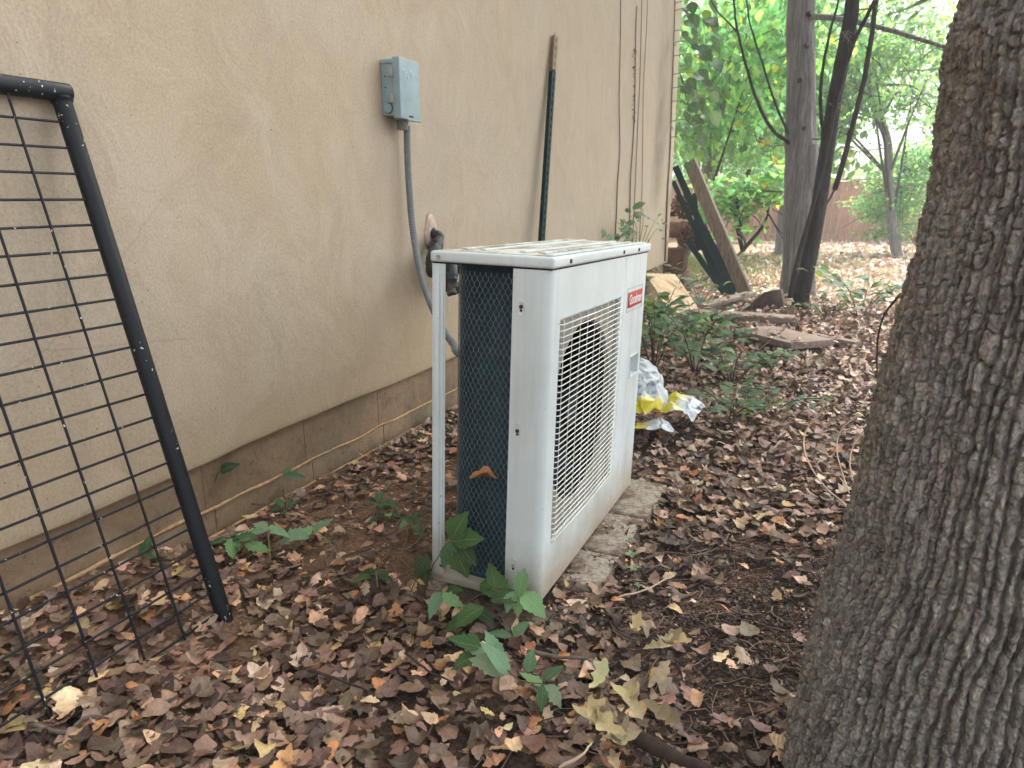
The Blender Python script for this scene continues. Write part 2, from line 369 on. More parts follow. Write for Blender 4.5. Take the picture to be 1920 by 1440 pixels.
# the largest leaves near the camera, each an object of its own
variants = []
for i in range(60):
    kind = ['oakd', 'dead', 'oak', 'elm', 'dead'][i % 5]; L = rng.uniform(.036, .076)
    B = leaf_batch(kind, np.array([[0, -L/2, 0]]), np.eye(3)[None], L, L*rng.uniform(.5, .82), palette(PAL_NEAR[2:8] if i % 4 == 0 else PAL_NEAR, 1), rng.normal(.15, .4), rng.normal(.15, .4), rng.normal(0, .7), .022, i+50)
    variants.append(np_mesh('fallen_leaf', *B)); variants[-1].materials.append(LEAF_DRY)
cnt = 0
while cnt < 296:
    x, y = (rng.uniform(-1.35, .15), rng.uniform(.55, 1.45)) if cnt < 215 else (rng.uniform(-1.5, .5), rng.uniform(1.4, 3.2))
    if blocked(np.array([x]), np.array([y]))[0] or rng.random() > density(np.array([x]), np.array([y]))[0]: continue
    o = link('fallen_leaf', variants[rng.integers(len(variants))], None, ground)
    o.location = (x, y, float(gz(x, y))+.018+rng.uniform(0, .022)); o.rotation_euler = (rng.normal(0, .18), rng.normal(0, .18), rng.uniform(0, 6.28)); cnt += 1
# twigs and root hairs in the bare soil
L_, cols = [], []
def twig_path(x, y, ln, a, wob=.25, lift=.012, k=5):
    P = []; 
    for i in range(k):
        P.append((x, y, float(gz(x, y))+.004+lift*rng.random())); a += rng.normal(0, wob); x += math.cos(a)*ln/(k-1); y += math.sin(a)*ln/(k-1)
    return np.array(P)
for i in range(1400):
    if i < 900: x, y = rng.normal(-.1, .24), rng.normal(1.65, .45)
    elif i < 1000: x, y = rng.normal(-1.25, .15), rng.normal(2.0, .3)
    else: x, y = rng.uniform(-1.5, .8), rng.uniform(.6, 5)
    if x < -1.5 or blocked(np.array([x]), np.array([y]))[0]: continue
    L_.append((twig_path(x, y, rng.uniform(.03, .16), rng.uniform(0, 6.28), .4), rng.uniform(.0008, .0026)))
    cols.append(S(*random.choice([(92, 76, 68), (66, 54, 49), (136, 116, 104), (112, 90, 80)])))
TW = Mat('twig_bark', .85, .2); TW.color(TW.mix(.5, TW.attr('Col')[0], TW.mix(1, TW.attr('Col')[0], TW.ramp(TW.noise(120, 3, vec=TW.coords()), [(.3, .5), (.7, 1.5)]), 'MULTIPLY')))
TWIG = TW.m
link('twig_litter', tubes_mesh('twig_litter', L_, 4, cols), TWIG, ground, 'stuff')

# ------------------------------------------------------------------ house
st = Mat('stucco', .85, .2); co = st.coords()
mo = st.noise(1.1, 5, .6, vec=co, dist=.8); tr_ = st.noise(3.2, 6, .62, vec=st.coords((1.5, 1.5, 1.1)), dist=1.1); fi = st.noise(140, 3, .6, vec=co)
X = st.xyz(st.coords())
c1 = st.ramp(tr_, [(.3, lin(170, 153, 130)), (.5, lin(182, 165, 142)), (.72, lin(194, 179, 158))])
warm = st.mix(st.ramp(mo, [(.35, 0), (.65, 1)]), lin(172, 152, 127), lin(178, 166, 150))
c = st.mix(.45, c1, warm)
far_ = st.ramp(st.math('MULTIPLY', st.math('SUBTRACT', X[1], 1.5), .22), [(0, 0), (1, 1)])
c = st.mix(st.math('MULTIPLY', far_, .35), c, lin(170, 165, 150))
low = st.ramp(st.math('ADD', X[2], st.math('MULTIPLY', mo, .4)), [(.35, 1), (1.1, 0)])
c = st.mix(st.math('MULTIPLY', low, .4), c, lin(168, 140, 102))
# mildew streak with a shape of its own beside the corner, dirt specks
d = st.math('DIVIDE', st.math('SUBTRACT', X[1], 6.95), .22); gz_ = st.math('POWER', 2.718, st.math('MULTIPLY', st.math('MULTIPLY', d, d), -1.0))
hz_ = st.ramp(st.math('MULTIPLY', X[2], .4), [(.32, 0), (.55, 1), (.95, .5)])
c = st.mix(st.math('MULTIPLY', st.math('MULTIPLY', gz_, hz_), st.ramp(st.noise(4, 4, vec=co), [(.3, .35), (.7, .95)])), c, lin(104, 100, 84))
sp2 = st.math('GREATER_THAN', st.noise(110, 2, .5, vec=co), .735); c = st.mix(st.math('MULTIPLY', sp2, .7), c, lin(84, 66, 48))
cr_ = st.n('ShaderNodeTexVoronoi', feature='DISTANCE_TO_EDGE'); cr_.inputs['Scale'].default_value = .9; wn_ = st.n('ShaderNodeTexNoise'); wn_.inputs['Scale'].default_value = 3; wn_.inputs['Detail'].default_value = 6; va_ = st.n('ShaderNodeVectorMath', operation='MULTIPLY_ADD'); st.l(wn_.outputs['Color'], va_.inputs[0]); va_.inputs[1].default_value = (.5, .5, .5); st.l(st.coords(), va_.inputs[2]); st.l(va_.outputs[0], cr_.inputs['Vector'])
hair = st.math('MULTIPLY', st.math('LESS_THAN', cr_.outputs['Distance'], .0022), st.ramp(st.noise(1.3, 2, vec=co), [(.55, 0), (.63, .16)])); c = st.mix(hair, c, lin(110, 92, 72))
st.color(st.mix(.17, c, st.mix(1, c, st.ramp(fi, [(.3, .3), (.7, 1.7)]), 'MULTIPLY')))
b1 = st.bump(tr_, .25, .03); b2 = st.bump(fi, .16, .003, b1)
STUCCO = st.m
house = thing('stucco_house', 'tan stucco house wall standing on a painted block foundation', 'house', (-1.6, 0, 0))
ys = np.linspace(-4, 7.6, 260); zb = np.interp(ys, [-4, .8, 2.65, 6.76, 7.6], [.235, .255, .274, .351, .371])+.004*fbm(ys*3, 0*ys, 3, 3)
zs = np.concatenate([[0, .0007, .0016, .006], np.linspace(.04, 1, 40)])
V = []; 
for y, z0 in zip(ys, zb):
    for k_, t in enumerate(zs): V.append((-.004 if k_ == 0 else (-.001 if k_ == 1 else .0), y, z0+t*(4.2-z0)))
V = np.array(V); V[:, 0] += .0025*fbm(V[:, 1]*1.7, V[:, 2]*1.7, 1, 2)
ny, nz = len(ys), len(zs); F = grid_faces(ny, nz).tolist()
b0 = len(V); back = [(-.10, y, z0) for y, z0 in zip(ys, zb)]; V = np.vstack([V, back])
F += [(i*nz, b0+i, b0+i+1, (i+1)*nz) for i in range(ny-1)]
e0 = len(V); V = np.vstack([V, [(-8, 7.6, zb[-1]), (-8, 7.6, 4.2), (-8, -4, 4.2), (-8, -4, zb[0])]])
F2 = [tuple(f) for f in F]+[((ny-1)*nz, (ny-1)*nz+nz-1, e0+1, e0), (nz-1, e0+2, e0+1, (ny-1)*nz+nz-1), (0, e0+3, e0+2, nz-1)]
mb = MB(); mb.add(V, F2); mb.obj('stucco_wall', STUCCO, house, smooth=True, auto=50)
fm = Mat('painted_block', .9, .15); co = fm.coords(); a = fm.noise(5, 5, .65, vec=co, dist=.5); b = fm.noise(60, 4, .7, vec=co)
cc = fm.ramp(a, [(.28, lin(124, 103, 81)), (.5, lin(149, 126, 101)), (.75, lin(164, 140, 115))])
X = fm.xyz(fm.coords()); moss = fm.math('MULTIPLY', fm.ramp(fm.math('ABSOLUTE', fm.math('SUBTRACT', X[1], 2.45)), [(.1, 1), (.75, 0)]), fm.ramp(fm.noise(6, 4, vec=co), [(.42, 0), (.6, .7)]))
cc = fm.mix(moss, cc, lin(96, 98, 82)); fm.color(fm.mix(.28, cc, fm.mix(1, cc, fm.ramp(b, [(.3, .5), (.7, 1.5)]), 'MULTIPLY')))
pit = fm.noise(34, 4, .75, vec=co); p1 = fm.bump(fm.ramp(pit, [(.30, 0), (.40, 1)]), .7, .006); fm.bump(b, .25, .003, p1)
BLOCK = fm.m
MORT = simple('mortar', lin(184, 152, 116), .9, .1, .25, 60, .6, 0, .004)
fnd = MB().box(-.4, -.0425, -4, 7.58, -.3, .40).obj('foundation', BLOCK, house)
for row, (z0, z1, off) in enumerate(((.101, .33, 1.39), (.014, .092, 1.872), (-.2, .004, 1.45))):
    y = off-.45*12
    while y < 7.5:
        ya, yb = max(y, -3.9)+.002, min(y+.45, 7.58)-.002
        if yb-ya > .05:
            m_ = MB().box(-.06, -.0385-.002*rng.random(), ya, yb, z0, z1); m_.obj('block', BLOCK, fnd, bevel=.003)
        y += .45
L_ = []
for zz, amp in ((.096, .0035), (.009, .003)):
    yy = np.linspace(-3.9, 7.5, 420); wz = zz+amp*1.5*fbm(yy*7, yy*0, zz*50, 4)
    L_.append((np.stack([-.0375+0*yy, yy, wz], -1), .0052+.002*fbm(yy*14, yy*0+9, 2, 2)))
V, F = tube_np(*L_[0], 6); link('mortar_bead', np_mesh('mortar_bead', V, F), MORT, fnd)
V, F = tube_np(*L_[1], 6); link('mortar_bead', np_mesh('mortar_bead', V, F), MORT, fnd)

# ------------------------------------------------------------------ outdoor unit
pm = Mat('cream_painted_steel', .38, .45); co = pm.coords()
gr = pm.noise(3, 5, .6, vec=co, dist=.4); stv = pm.noise(9, 5, .65, vec=pm.coords((1, 1, .10))); spk = pm.math('GREATER_THAN', pm.noise(75, 2, .5, vec=co), .74)
c = pm.ramp(gr, [(.3, lin(202, 211, 211)), (.7, lin(220, 230, 231))])
c = pm.mix(pm.math('MULTIPLY', pm.ramp(stv, [(.52, 0), (.72, 1)]), .36), c, lin(150, 142, 124))
X = pm.xyz(pm.coords()); dirt = pm.ramp(pm.math('ADD', X[2], pm.math('MULTIPLY', pm.noise(14, 5, .7, vec=co), .16)), [(.08, .85), (.26, 0)])
c = pm.mix(dirt, c, lin(158, 140, 116)); c = pm.mix(pm.math('MULTIPLY', spk, .55), c, lin(70, 58, 46))
pm.color(c); pm.rough(pm.ramp(gr, [(.3, .3), (.7, .5)])); pm.bump(pm.noise(2.5, 2, vec=co), .08, .02); PAINT = pm.m
lm = Mat('dirty_lid_top', .5, .35); co = lm.coords(); a = lm.noise(16, 6, .7, vec=lm.coords((1, .35, 1))); c = lm.ramp(lm.noise(4, 3, vec=co), [(.3, lin(206, 208, 198)), (.7, lin(222, 224, 216))])
lm.color(lm.mix(lm.ramp(a, [(.42, 0), (.58, .8)]), c, lin(150, 126, 104))); lm.bump(a, .3, .002); LIDTOP = lm.m
DARK = simple('interior_shade', (.012, .014, .017), .6, .3)  # near-black colour stands for the shade inside the unit and in holes
NAVY = simple('fan_plastic', (.012, .016, .026), .4, .4, .3, 20, .05)
cm = Mat('coil_fins', .55, .35, .3); co = cm.coords(); a = cm.noise(6, 5, .6, vec=cm.coords((1, 1, .22)), dist=1); c = cm.ramp(a, [(.36, (.010, .030, .045)), (.54, (.026, .062, .082)), (.72, (.15, .21, .23))])
wv = cm.n('ShaderNodeTexWave', wave_type='BANDS', bands_direction='Z'); wv.inputs['Scale'].default_value = 180; cm.l(cm.coords(), wv.inputs[0])
cm.color(c); cm.bump(wv.outputs[1], .3, .002); COIL = cm.m
WIREM = simple('mesh_wire', lin(116, 130, 134), .5, .5, .4, 40, .1)
STEEL = simple('screw_steel', lin(176, 176, 170), .35, .5, .3, 200, .1, .5)
RUSTY = simple('rusty_screw', lin(84, 62, 50), .6, .4, .4, 200, .3, .4)
RED = simple('badge_red', lin(188, 36, 44), .35, .5, .12, 30, .02)
WHITE = simple('white_print', (.78, .78, .76), .5, .4, .05)
ac = thing('outdoor_unit', 'cream air conditioner outdoor unit with wire fan grille standing on concrete blocks', 'air conditioner')
AM = Matrix(((.9997468, -.0051497, .0219050, -.89165), (.0047349, .9998093, .0189451, 1.45347), (-.0219984, -.0188366, .9995805, .01536), (0, 0, 0, 1)))
ac.matrix_world = AM
W, LN, H = .308, .925, .868
# base pan, posts
MB().box(.0, W-.004, .0, LN, .0, .022).obj('base_pan', PAINT, ac, bevel=.002)
MB().box(.06, W-.02, .03, LN-.03, .022, .03).obj('drain_tray', DARK, ac)
def post(y0, sgn):
    p = MB(); t = .0015
    p.box(0, .036, min(y0, y0+sgn*t), max(y0, y0+sgn*t), .004, .842)
    p.box(0, t, min(y0+sgn*t, y0+sgn*.04), max(y0+sgn*t, y0+sgn*.04), .004, .842)
    o = p.obj('corner_post', PAINT, ac)
    r = MB().box(.024, .032, min(y0, y0-sgn*.004), max(y0, y0-sgn*.004), .05, .79); r.obj('groove', PAINT, o, bevel=.003)
    r = MB().box(.004, .020, min(y0, y0-sgn*.002), max(y0, y0-sgn*.002), .03, .835); r.obj('flange', PAINT, o, bevel=.0015)
    return o
pp = post(0, 1); post(LN, -1)
MB().cyl((.028, -.003, .048), (.028, .001, .048), .005, 10).obj('rivet', RUSTY, pp, smooth=True)
MB().cyl((.017, -.003, .06), (.017, .001, .06), .0035, 10).obj('rivet', PAINT, pp, smooth=True)
# coil: an L that wraps the back and the near end
def coil_path(off):
    r = .085; x0_ = .028; P = [(x0_+off, .60), (x0_+off, .03+r)]
    for a in np.linspace(0, math.pi/2, 14)[1:]: P.append((x0_+r-(r-off)*math.cos(a), .028+r-(r-off)*math.sin(a)))
    P.append((.285, .028+off)); return np.array(P)
def extr(P, z0, z1, nzz):
    z = np.linspace(z0, z1, nzz); V = [(p[0], p[1], zz) for p in P for zz in z]; return np.array(V), grid_faces(len(P), nzz)
V, F = extr(coil_path(.0), .024, .842, 3); co_ = link('coil', np_mesh('coil', V, F), COIL, ac)
V, F = extr(coil_path(.03), .024, .842, 2); link('coil_inner_face', np_mesh('coil_inner_face', V, F), DARK, co_)
P = coil_path(-.004); seg = np.r_[0, np.cumsum(np.linalg.norm(np.diff(P, axis=0), axis=1))]
s0 = seg[-1]-.42; wpx, hz2 = .0150, .0132; L_ = []
def on(s, z, lift=0): return np.array([np.interp(s, seg, P[:, 0]), np.interp(s, seg, P[:, 1])-lift, z])
jit = lambda i, j: np.array([.0016*(h3(i, j, 1.)-.5), .002*(h3(i, j, 2.)-.5)])
for i in range(int(.42/(wpx/2))):
    pts = []
    for j in range(int(.80/(hz2/2))):
        z = .034+j*hz2/2; k = (j//2+i) % 2
        # each strand zigzags and touches its neighbours: stretched hexagons
        s_ = s0+i*wpx/2+(wpx/4-.0007)*(1 if (((j+1)//2)+i) % 2 else -1)*1.0
        a_, b_ = jit(i, j//1); pts.append(on(s_+a_, z+b_))
    L_.append((np.array(pts), .00062))
link('wire_mesh', tubes_mesh('wire_mesh', L_, 3), WIREM, ac, 'stuff')
# front panel: end return, rounded corner, front with a fan opening
GY0, GY1, GZ0, GZ1 = .068, .605, .140, .724
fp = MB(); cr = .024; prof_ = [(.213, .014), (.213, .0)]
for a in np.linspace(0, math.pi/2, 9): prof_.append((W-cr+cr*math.sin(a), cr-cr*math.cos(a)))
prof_.append((W, GY0)); zl = [.006, GZ0, GZ1, .842]; nP = len(prof_)
fp.add([(x, y, z) for x, y in prof_ for z in zl], [tuple(f) for f in grid_faces(nP, 4).tolist()])
YS = .640
def quadx(y0, y1, z0, z1, x=W): fp.add([(x, y0, z0), (x, y1, z0), (x, y1, z1), (x, y0, z1)], [(0, 1, 2, 3)])
quadx(GY0, GY1, .006, GZ0); quadx(GY0, GY1, GZ1, .842); 
for a, b in ((.006, GZ0), (GZ0, GZ1), (GZ1, .842)): quadx(GY1, YS, a, b)
for (a, b) in (((GY0, GZ0), (GY1, GZ0)), ((GY1, GZ0), (GY1, GZ1)), ((GY1, GZ1), (GY0, GZ1)), ((GY0, GZ1), (GY0, GZ0))):
    fp.add([(W, *a), (W, *b), (W-.016, *b), (W-.016, *a)], [(0, 1, 2, 3)])
fp.add([(W, YS, .006), (W, YS, .842), (W-.004, YS+.001, .842), (W-.004, YS+.001, .006)], [(0, 1, 2, 3)])
me = fp.mesh('front_panel'); bm = bmesh.new(); bm.from_mesh(me); bmesh.ops.remove_doubles(bm, verts=bm.verts, dist=1e-5); bmesh.ops.recalc_face_normals(bm, faces=bm.faces)
for f in bm.faces: f.smooth = True
for e in bm.edges:
    if len(e.link_faces) == 2 and e.calc_face_angle(0) > .6: e.smooth = False
bm.to_mesh(me); bm.free(); front = link('front_panel', me, PAINT, ac)
# fan shroud plate with round opening
OY, OZ, OR = .327, .432, .256; n = 64; sh = MB(); xs_ = W-.0165
ring = [(xs_, OY+OR*math.cos(t), OZ+OR*math.sin(t)) for t in np.linspace(0, 2*math.pi, n, endpoint=False)]
def sq(t):
    c_, s_ = math.cos(t), math.sin(t); k = 1e9
    if c_ > 1e-9: k = min(k, (GY1-OY)/c_)
    if c_ < -1e-9: k = min(k, (GY0-OY)/c_)
    if s_ > 1e-9: k = min(k, (GZ1-OZ)/s_)
    if s_ < -1e-9: k = min(k, (GZ0-OZ)/s_)
    return (xs_, OY+k*c_, OZ+k*s_)
outer = [sq(t) for t in np.linspace(0, 2*math.pi, n, endpoint=False)]
lip1 = [(xs_-.012, OY+(OR-.006)*math.cos(t), OZ+(OR-.006)*math.sin(t)) for t in np.linspace(0, 2*math.pi, n, endpoint=False)]
lip2 = [(xs_-.08, OY+(OR-.006)*math.cos(t), OZ+(OR-.006)*math.sin(t)) for t in np.linspace(0, 2*math.pi, n, endpoint=False)]
Vv = outer+ring+lip1+lip2; Ff = []
for k_ in range(3): Ff += [(k_*n+i, k_*n+(i+1) % n, (k_+1)*n+(i+1) % n, (k_+1)*n+i) for i in range(n)]
sh.add(Vv[:3*n], Ff[:2*n]); SHR = simple('grey_shroud', lin(146, 143, 134), .5, .3, .15, 20, .1)
shroud = sh.obj('fan_shroud', SHR, ac, smooth=True)
MB().add([(x-.001, y, z) for x, y, z in lip1]+lip2, [(i, (i+1) % n, n+(i+1) % n, n+i) for i in range(n)]).obj('fan_duct', DARK, ac, smooth=True)  # duct coloured near-black, its inner shade is in the colour
# fan
fan = MB().cyl((.17, OY, OZ), (.262, OY, OZ), .052, 24, .046).obj('fan', NAVY, ac, smooth=True)
for k_ in range(3):
    b = MB(); Vv = []
    for i, rr in enumerate(np.linspace(.045, .238, 8)):
        for j, tt in enumerate(np.linspace(-.62, .62, 9)):
            a = k_*2*math.pi/3+tt*(.75+.5*i/7)+.25*i/7; Vv.append((.215+.035*tt+.01*tt*tt, OY+rr*math.cos(a), OZ+rr*math.sin(a)))
    b.add(Vv, [tuple(f) for f in grid_faces(8, 9).tolist()]); b.obj('fan_blade', NAVY, fan, smooth=True)
MB().box(.10, .165, OY-.05, OY+.05, .03, .84).obj('motor_bracket', DARK, ac, bevel=.004)
MB().box(.085, W-.02, YS+.012, YS+.014, .03, .84).obj('partition', DARK, ac)
# grille: bent wires, verticals behind, horizontals in front
GRM = speckled('white_wire', lin(226, 226, 218), lin(120, 100, 80), .68, 60, .4, .4, .05)
gf = MB(); e_ = .004
gf.tube([(W-.006, GY0+e_, GZ0+e_), (W-.006, GY1-e_, GZ0+e_)], .002, 6).tube([(W-.006, GY0+e_, GZ1-e_), (W-.006, GY1-e_, GZ1-e_)], .002, 6)
gf.tube([(W-.006, GY0+e_, GZ0+e_), (W-.006, GY0+e_, GZ1-e_)], .002, 6).tube([(W-.006, GY1-e_, GZ0+e_), (W-.006, GY1-e_, GZ1-e_)], .002, 6)
grille = gf.obj('fan_grille', GRM, ac, smooth=True)
hb = MB(); y0, y1 = GY0+.004, GY1-.004; xo = W+.006
hb.tube([(W-.008, y0, 0), (W-.001, y0+.0005, 0), (xo-.003, y0+.003, 0), (xo, y0+.009, 0), (xo+.004, (y0+y1)/2, 0), (xo, y1-.009, 0), (xo-.003, y1-.003, 0), (W-.001, y1-.0005, 0), (W-.008, y1, 0)], .0016, 6)
hme = hb.mesh('grille_wire', True); hme.materials.append(GRM)
nH = 38
for i in range(nH):
    o = link('grille_wire', hme, None, grille); o.location = (0, 0, GZ0+.012+(GZ1-GZ0-.026)*i/(nH-1))
vb = MB(); z0, z1 = GZ0+.004, GZ1-.004; xo = W+.003
vb.tube([(W-.008, 0, z0), (W-.001, 0, z0+.0005), (xo-.002, 0, z0+.003), (xo, 0, z0+.009), (xo, 0, z1-.009), (xo-.001, 0, z1-.003), (W-.001, 0, z1-.0005), (W-.008, 0, z1)], .0011, 6)
vme = vb.mesh('grille_wire', True); vme.materials.append(GRM)
for i in range(9):
    o = link('grille_wire', vme, None, grille); o.location = (0, GY0+.022+(GY1-GY0-.044)*i/8, 0)
# service panel with a grip recess
sv = MB(); a0, a1 = YS+.0015, LN-.018; HY0, HY1, HZ0, HZ1 = .775, .872, .436, .502
ysx, zsx = [a0, HY0, HY1, a1], [.006, HZ0, HZ1, .842]
for i in range(3):
    for j in range(3):
        if i == 1 and j == 1: continue
        sv.add([(W, ysx[i], zsx[j]), (W, ysx[i+1], zsx[j]), (W, ysx[i+1], zsx[j+1]), (W, ysx[i], zsx[j+1])], [(0, 1, 2, 3)])
cpn = [(W, a1)]+[(W-.018+.018*math.cos(t), LN-.018+.018*math.sin(t)) for t in np.linspace(0, math.pi/2, 8)][1:]+[(.14, LN)]
sv.add([(x, y, z) for x, y in cpn for z in (.006, .842)], [tuple(f) for f in grid_faces(len(cpn), 2).tolist()])
sv.add([(W, a0, .006), (W, a0, .842), (W-.004, a0, .842), (W-.004, a0, .006)], [(0, 1, 2, 3)])
hp = [(HY0, HZ0), (HY1, HZ0), (HY1, HZ1), (HY0, HZ1)]; dep = .022
for i in range(4):
    a, b = hp[i], hp[(i+1) % 4]; sv.add([(W, *a), (W, *b), (W-dep, *b), (W-dep, *a)], [(0, 1, 2, 3)])
sv.add([(W-dep, *p_) for p_ in hp], [(0, 1, 2, 3)])
svc = sv.obj('service_panel', PAINT, ac, smooth=True, auto=35)
r = .0018; MB().tube([(W+.001, HY0-.004, HZ1+.003), (W+.001, HY1+.004, HZ1+.003)], r, 6).tube([(W+.001, HY0-.004, HZ0-.003), (W+.001, HY1+.004, HZ0-.003)], r, 6).tube([(W+.001, HY0-.004, HZ0-.003), (W+.001, HY0-.004, HZ1+.003)], r, 6).tube([(W+.001, HY1+.004, HZ0-.003), (W+.001, HY1+.004, HZ1+.003)], r, 6).obj('grip_rim', PAINT, svc, smooth=True)
# badge
def text_mesh(name, s_, size, ext=.0006, bevel=0):
    cu = bpy.data.curves.new('lettering', 'FONT'); cu.body = s_; cu.size = size; cu.extrude = ext; cu.bevel_depth = bevel; cu.align_x = 'CENTER'; cu.align_y = 'CENTER'; cu.offset = size*.012
    ob = bpy.data.objects.new('lettering', cu); C.objects.link(ob); dg = bpy.context.evaluated_depsgraph_get(); dg.update()
    me = bpy.data.meshes.new_from_object(ob.evaluated_get(dg)); me.name = name; bpy.data.objects.remove(ob); bpy.data.curves.remove(cu); return me
BY, BZ = .775, .702
badge = MB().box(W+.0005, W+.003, BY-.086, BY+.086, BZ-.0245, BZ+.0245).obj('badge', RED, ac, bevel=.001)
fr = MB()
for y0, y1, z0, z1 in ((BY-.098, BY+.098, BZ+.036, BZ+.0375), (BY-.098, BY+.098, BZ-.0375, BZ-.036), (BY-.098, BY-.0965, BZ-.036, BZ+.036), (BY+.0965, BY+.098, BZ-.036, BZ+.036)): fr.box(W+.0003, W+.0009, y0, y1, z0, z1)
fr.obj('badge_outline', simple('outline_grey', lin(150, 146, 136), .5), badge)
o = link('lettering', text_mesh('lettering', 'Goodman', .046), WHITE, badge); o.matrix_parent_inverse = Matrix(); o.location = (W+.0034, BY, BZ-.001); o.rotation_euler = (math.pi/2, 0, math.pi/2); o.scale = (.83, 1, 1)
# keyhole slots on the end return
for i, z in enumerate((.752, .458, .10)):
    def stad(x0, z0, hw, hh, y): 
        return [(x0+hw*math.cos(t), y, z0+(hh-hw if math.sin(t) > 0 else -(hh-hw))+hw*math.sin(t)) for t in np.linspace(0.05, 2*math.pi+.05, 20, endpoint=False)]
    A, B, D = stad(.236, z, .0095, .018, -.0002), stad(.236, z, .0085, .017, -.0022), stad(.236, z, .0066, .0145, -.0008)
    k_ = MB().add(A+B+D, [(i_, (i_+1) % 20, 20+(i_+1) % 20, 20+i_) for i_ in range(20)]+[(20+i_, 20+(i_+1) % 20, 40+(i_+1) % 20, 40+i_) for i_ in range(20)]+[tuple(range(40, 60))])
    slot = k_.obj('slot', PAINT, ac, smooth=True)
    zz = z+(.004 if i == 0 else -.002)
    MB().cyl((.236, -.0035, zz), (.236, -.001, zz), .0048, 12).obj('screw', RUSTY if i < 2 else STEEL, slot, smooth=True)
    MB().cyl((.236, -.0016, zz-.009), (.236, -.001, zz-.009), .0032, 10).obj('hole', DARK, slot)
# lid
lb = MB().box(-.004, W+.006, -.005, LN+.005, .846, .872); lid = lb.obj('lid', PAINT, ac, bevel=.007, seg=3)
MB().box(.012, W-.012, .014, LN-.014, .8722, .8735).obj('lid_top', LIDTOP, lid, bevel=.001)
for xx in (.05, .10, .205, .255):
    MB().box(xx-.009, xx+.009, .07, LN-.07, .8730, .8785).obj('bead', PAINT if xx in (.10, .205) else LIDTOP, lid, bevel=.004, seg=2)
MB().box(W-.03, W-.005, .02, LN-.02, .8730, .8765).obj('bead', PAINT, lid, bevel=.003)
for y in (.105, .58, .76):
    s_ = MB().cyl((W+.006, y, .858), (W+.0090, y, .858), .0052, 10).obj('screw', RUSTY, lid, smooth=True)
MB().cyl((.02, -.008, .858), (.02, -.005, .858), .0055, 12).obj('screw', STEEL, lid, smooth=True)
MB().box(.002, W-.002, .002, LN-.002, .842, .846).obj('lid_seam', DARK, ac)  # near-black sheet filling the gap as the dark seam line
MB().box(.30, .3066, .003, .03, .0, .006).obj('foot', PAINT, ac)
MB().box(.022, .06, .605, .92, .03, .84).obj('back_panel', PAINT, ac, bevel=.002)

# ------------------------------------------------------------------ concrete blocks under it
cb = Mat('old_concrete', .95, .15); co = cb.coords(); a = cb.noise(10, 6, .7, vec=co); b = cb.noise(70, 4, .75, vec=co)
cb.color(cb.mix(cb.ramp(a, [(.46, 0), (.60, .85)]), cb.ramp(b, [(.3, lin(112, 100, 88)), (.55, lin(162, 152, 138)), (.8, lin(190, 182, 168))]), lin(96, 74, 60))); cb.bump(b, .8, .006); CONC = cb.m
for (x0, x1, y0, y1, z, lab) in ((-1.0, -.505, 1.425, 1.60, -.030, 'nearest concrete block half buried in soil under the unit corner'),
                                (-1.0, -.478, 1.625, 1.830, -.012, 'concrete block nearest the unit corner with a clean broken edge'),
                                (-1.0, -.474, 1.838, 2.108, -.010, 'wide middle concrete block under the fan grille'),
                                (-1.0, -.468, 2.116, 2.425, -.008, 'farthest concrete block under the far end of the unit')):
    cx, cyy = (x0+x1)/2, (y0+y1)/2; m_ = MB().box(x0-cx, x1-cx, y0-cyy, y1-cyy, -.12, 0); me = m_.mesh('concrete_block')
    bm = bmesh.new(); bm.from_mesh(me); bmesh.ops.subdivide_edges(bm, edges=bm.edges, cuts=14, use_grid_fill=True)
    for v in bm.verts:
        edge = min((x1-x0)/2-abs(v.co.x), (y1-y0)/2-abs(v.co.y)); k_ = float(fbm(np.array([v.co.x*20+x0*7]), np.array([v.co.y*20+y0*9]), v.co.z*20)[0])
        v.co.z += .003*k_-(.006*max(0, 1-edge/.02)*(.6+.8*k_) if v.co.z > -.02 else 0); v.co.x += .004*k_; v.co.y += .002*k_
    for f in bm.faces: f.smooth = True
    bm.to_mesh(me); bm.free(); o = link('concrete_block', me, CONC); o.location = (cx, cyy, z); tag(o, lab, 'concrete block', 'concrete blocks under the unit')

# ------------------------------------------------------------------ electrical box, conduit, pipes, post
bxm = Mat('grey_enamel', .45, .4); co = bxm.coords(); a = bxm.noise(12, 4, vec=co); bxm.color(bxm.ramp(a, [(.3, lin(132, 150, 156)), (.7, lin(150, 170, 176))])); bxm.bump(bxm.noise(120, 2, vec=co), .06, .002); GREY = bxm.m
tl, bl, tr2 = onx(748, 105, -1.515), onx(752, 221, -1.515), onx(785, 113, -1.515)
bh, bw = tl[2]-bl[2], tr2[1]-tl[1]; Y0, Z0 = tl[1], bl[2]
box = thing('disconnect_box', 'grey metal electrical disconnect box screwed to the stucco wall', 'electrical box', (-1.6, Y0, Z0))
body = MB().box(.001, .068, .004, bw-.004, .012, bh-.012).obj('box_body', GREY, box, bevel=.002)
MB().box(.003, .060, -.0015, .006, bh-.020, bh-.006).obj('box_lip', GREY, box, bevel=.001)
cover = MB().box(.052, .085, -.001, bw+.001, -.001, bh).obj('box_cover', GREY, box, bevel=.004, seg=3)
MB().box(.078, .090, bw*.30, bw*1.02, .0-.004, .001).obj('cover_tab', GREY, cover, bevel=.001)
MB().box(.0852, .0860, bw*.40, bw*.62, .008, .014).obj('notch', DARK, cover)
o = link('lettering', text_mesh('lettering', 'TopTech', .034, .0006, .0), simple('emboss_highlight', lin(176, 194, 198), .4, .5, .05), cover); o.location = (.0858, bw*.52, bh*.75); o.rotation_euler = (math.pi/2, 0, math.pi/2); o.scale = (.90, 1, 1)  # letters coloured paler than the cover: light caught by the embossing is painted in
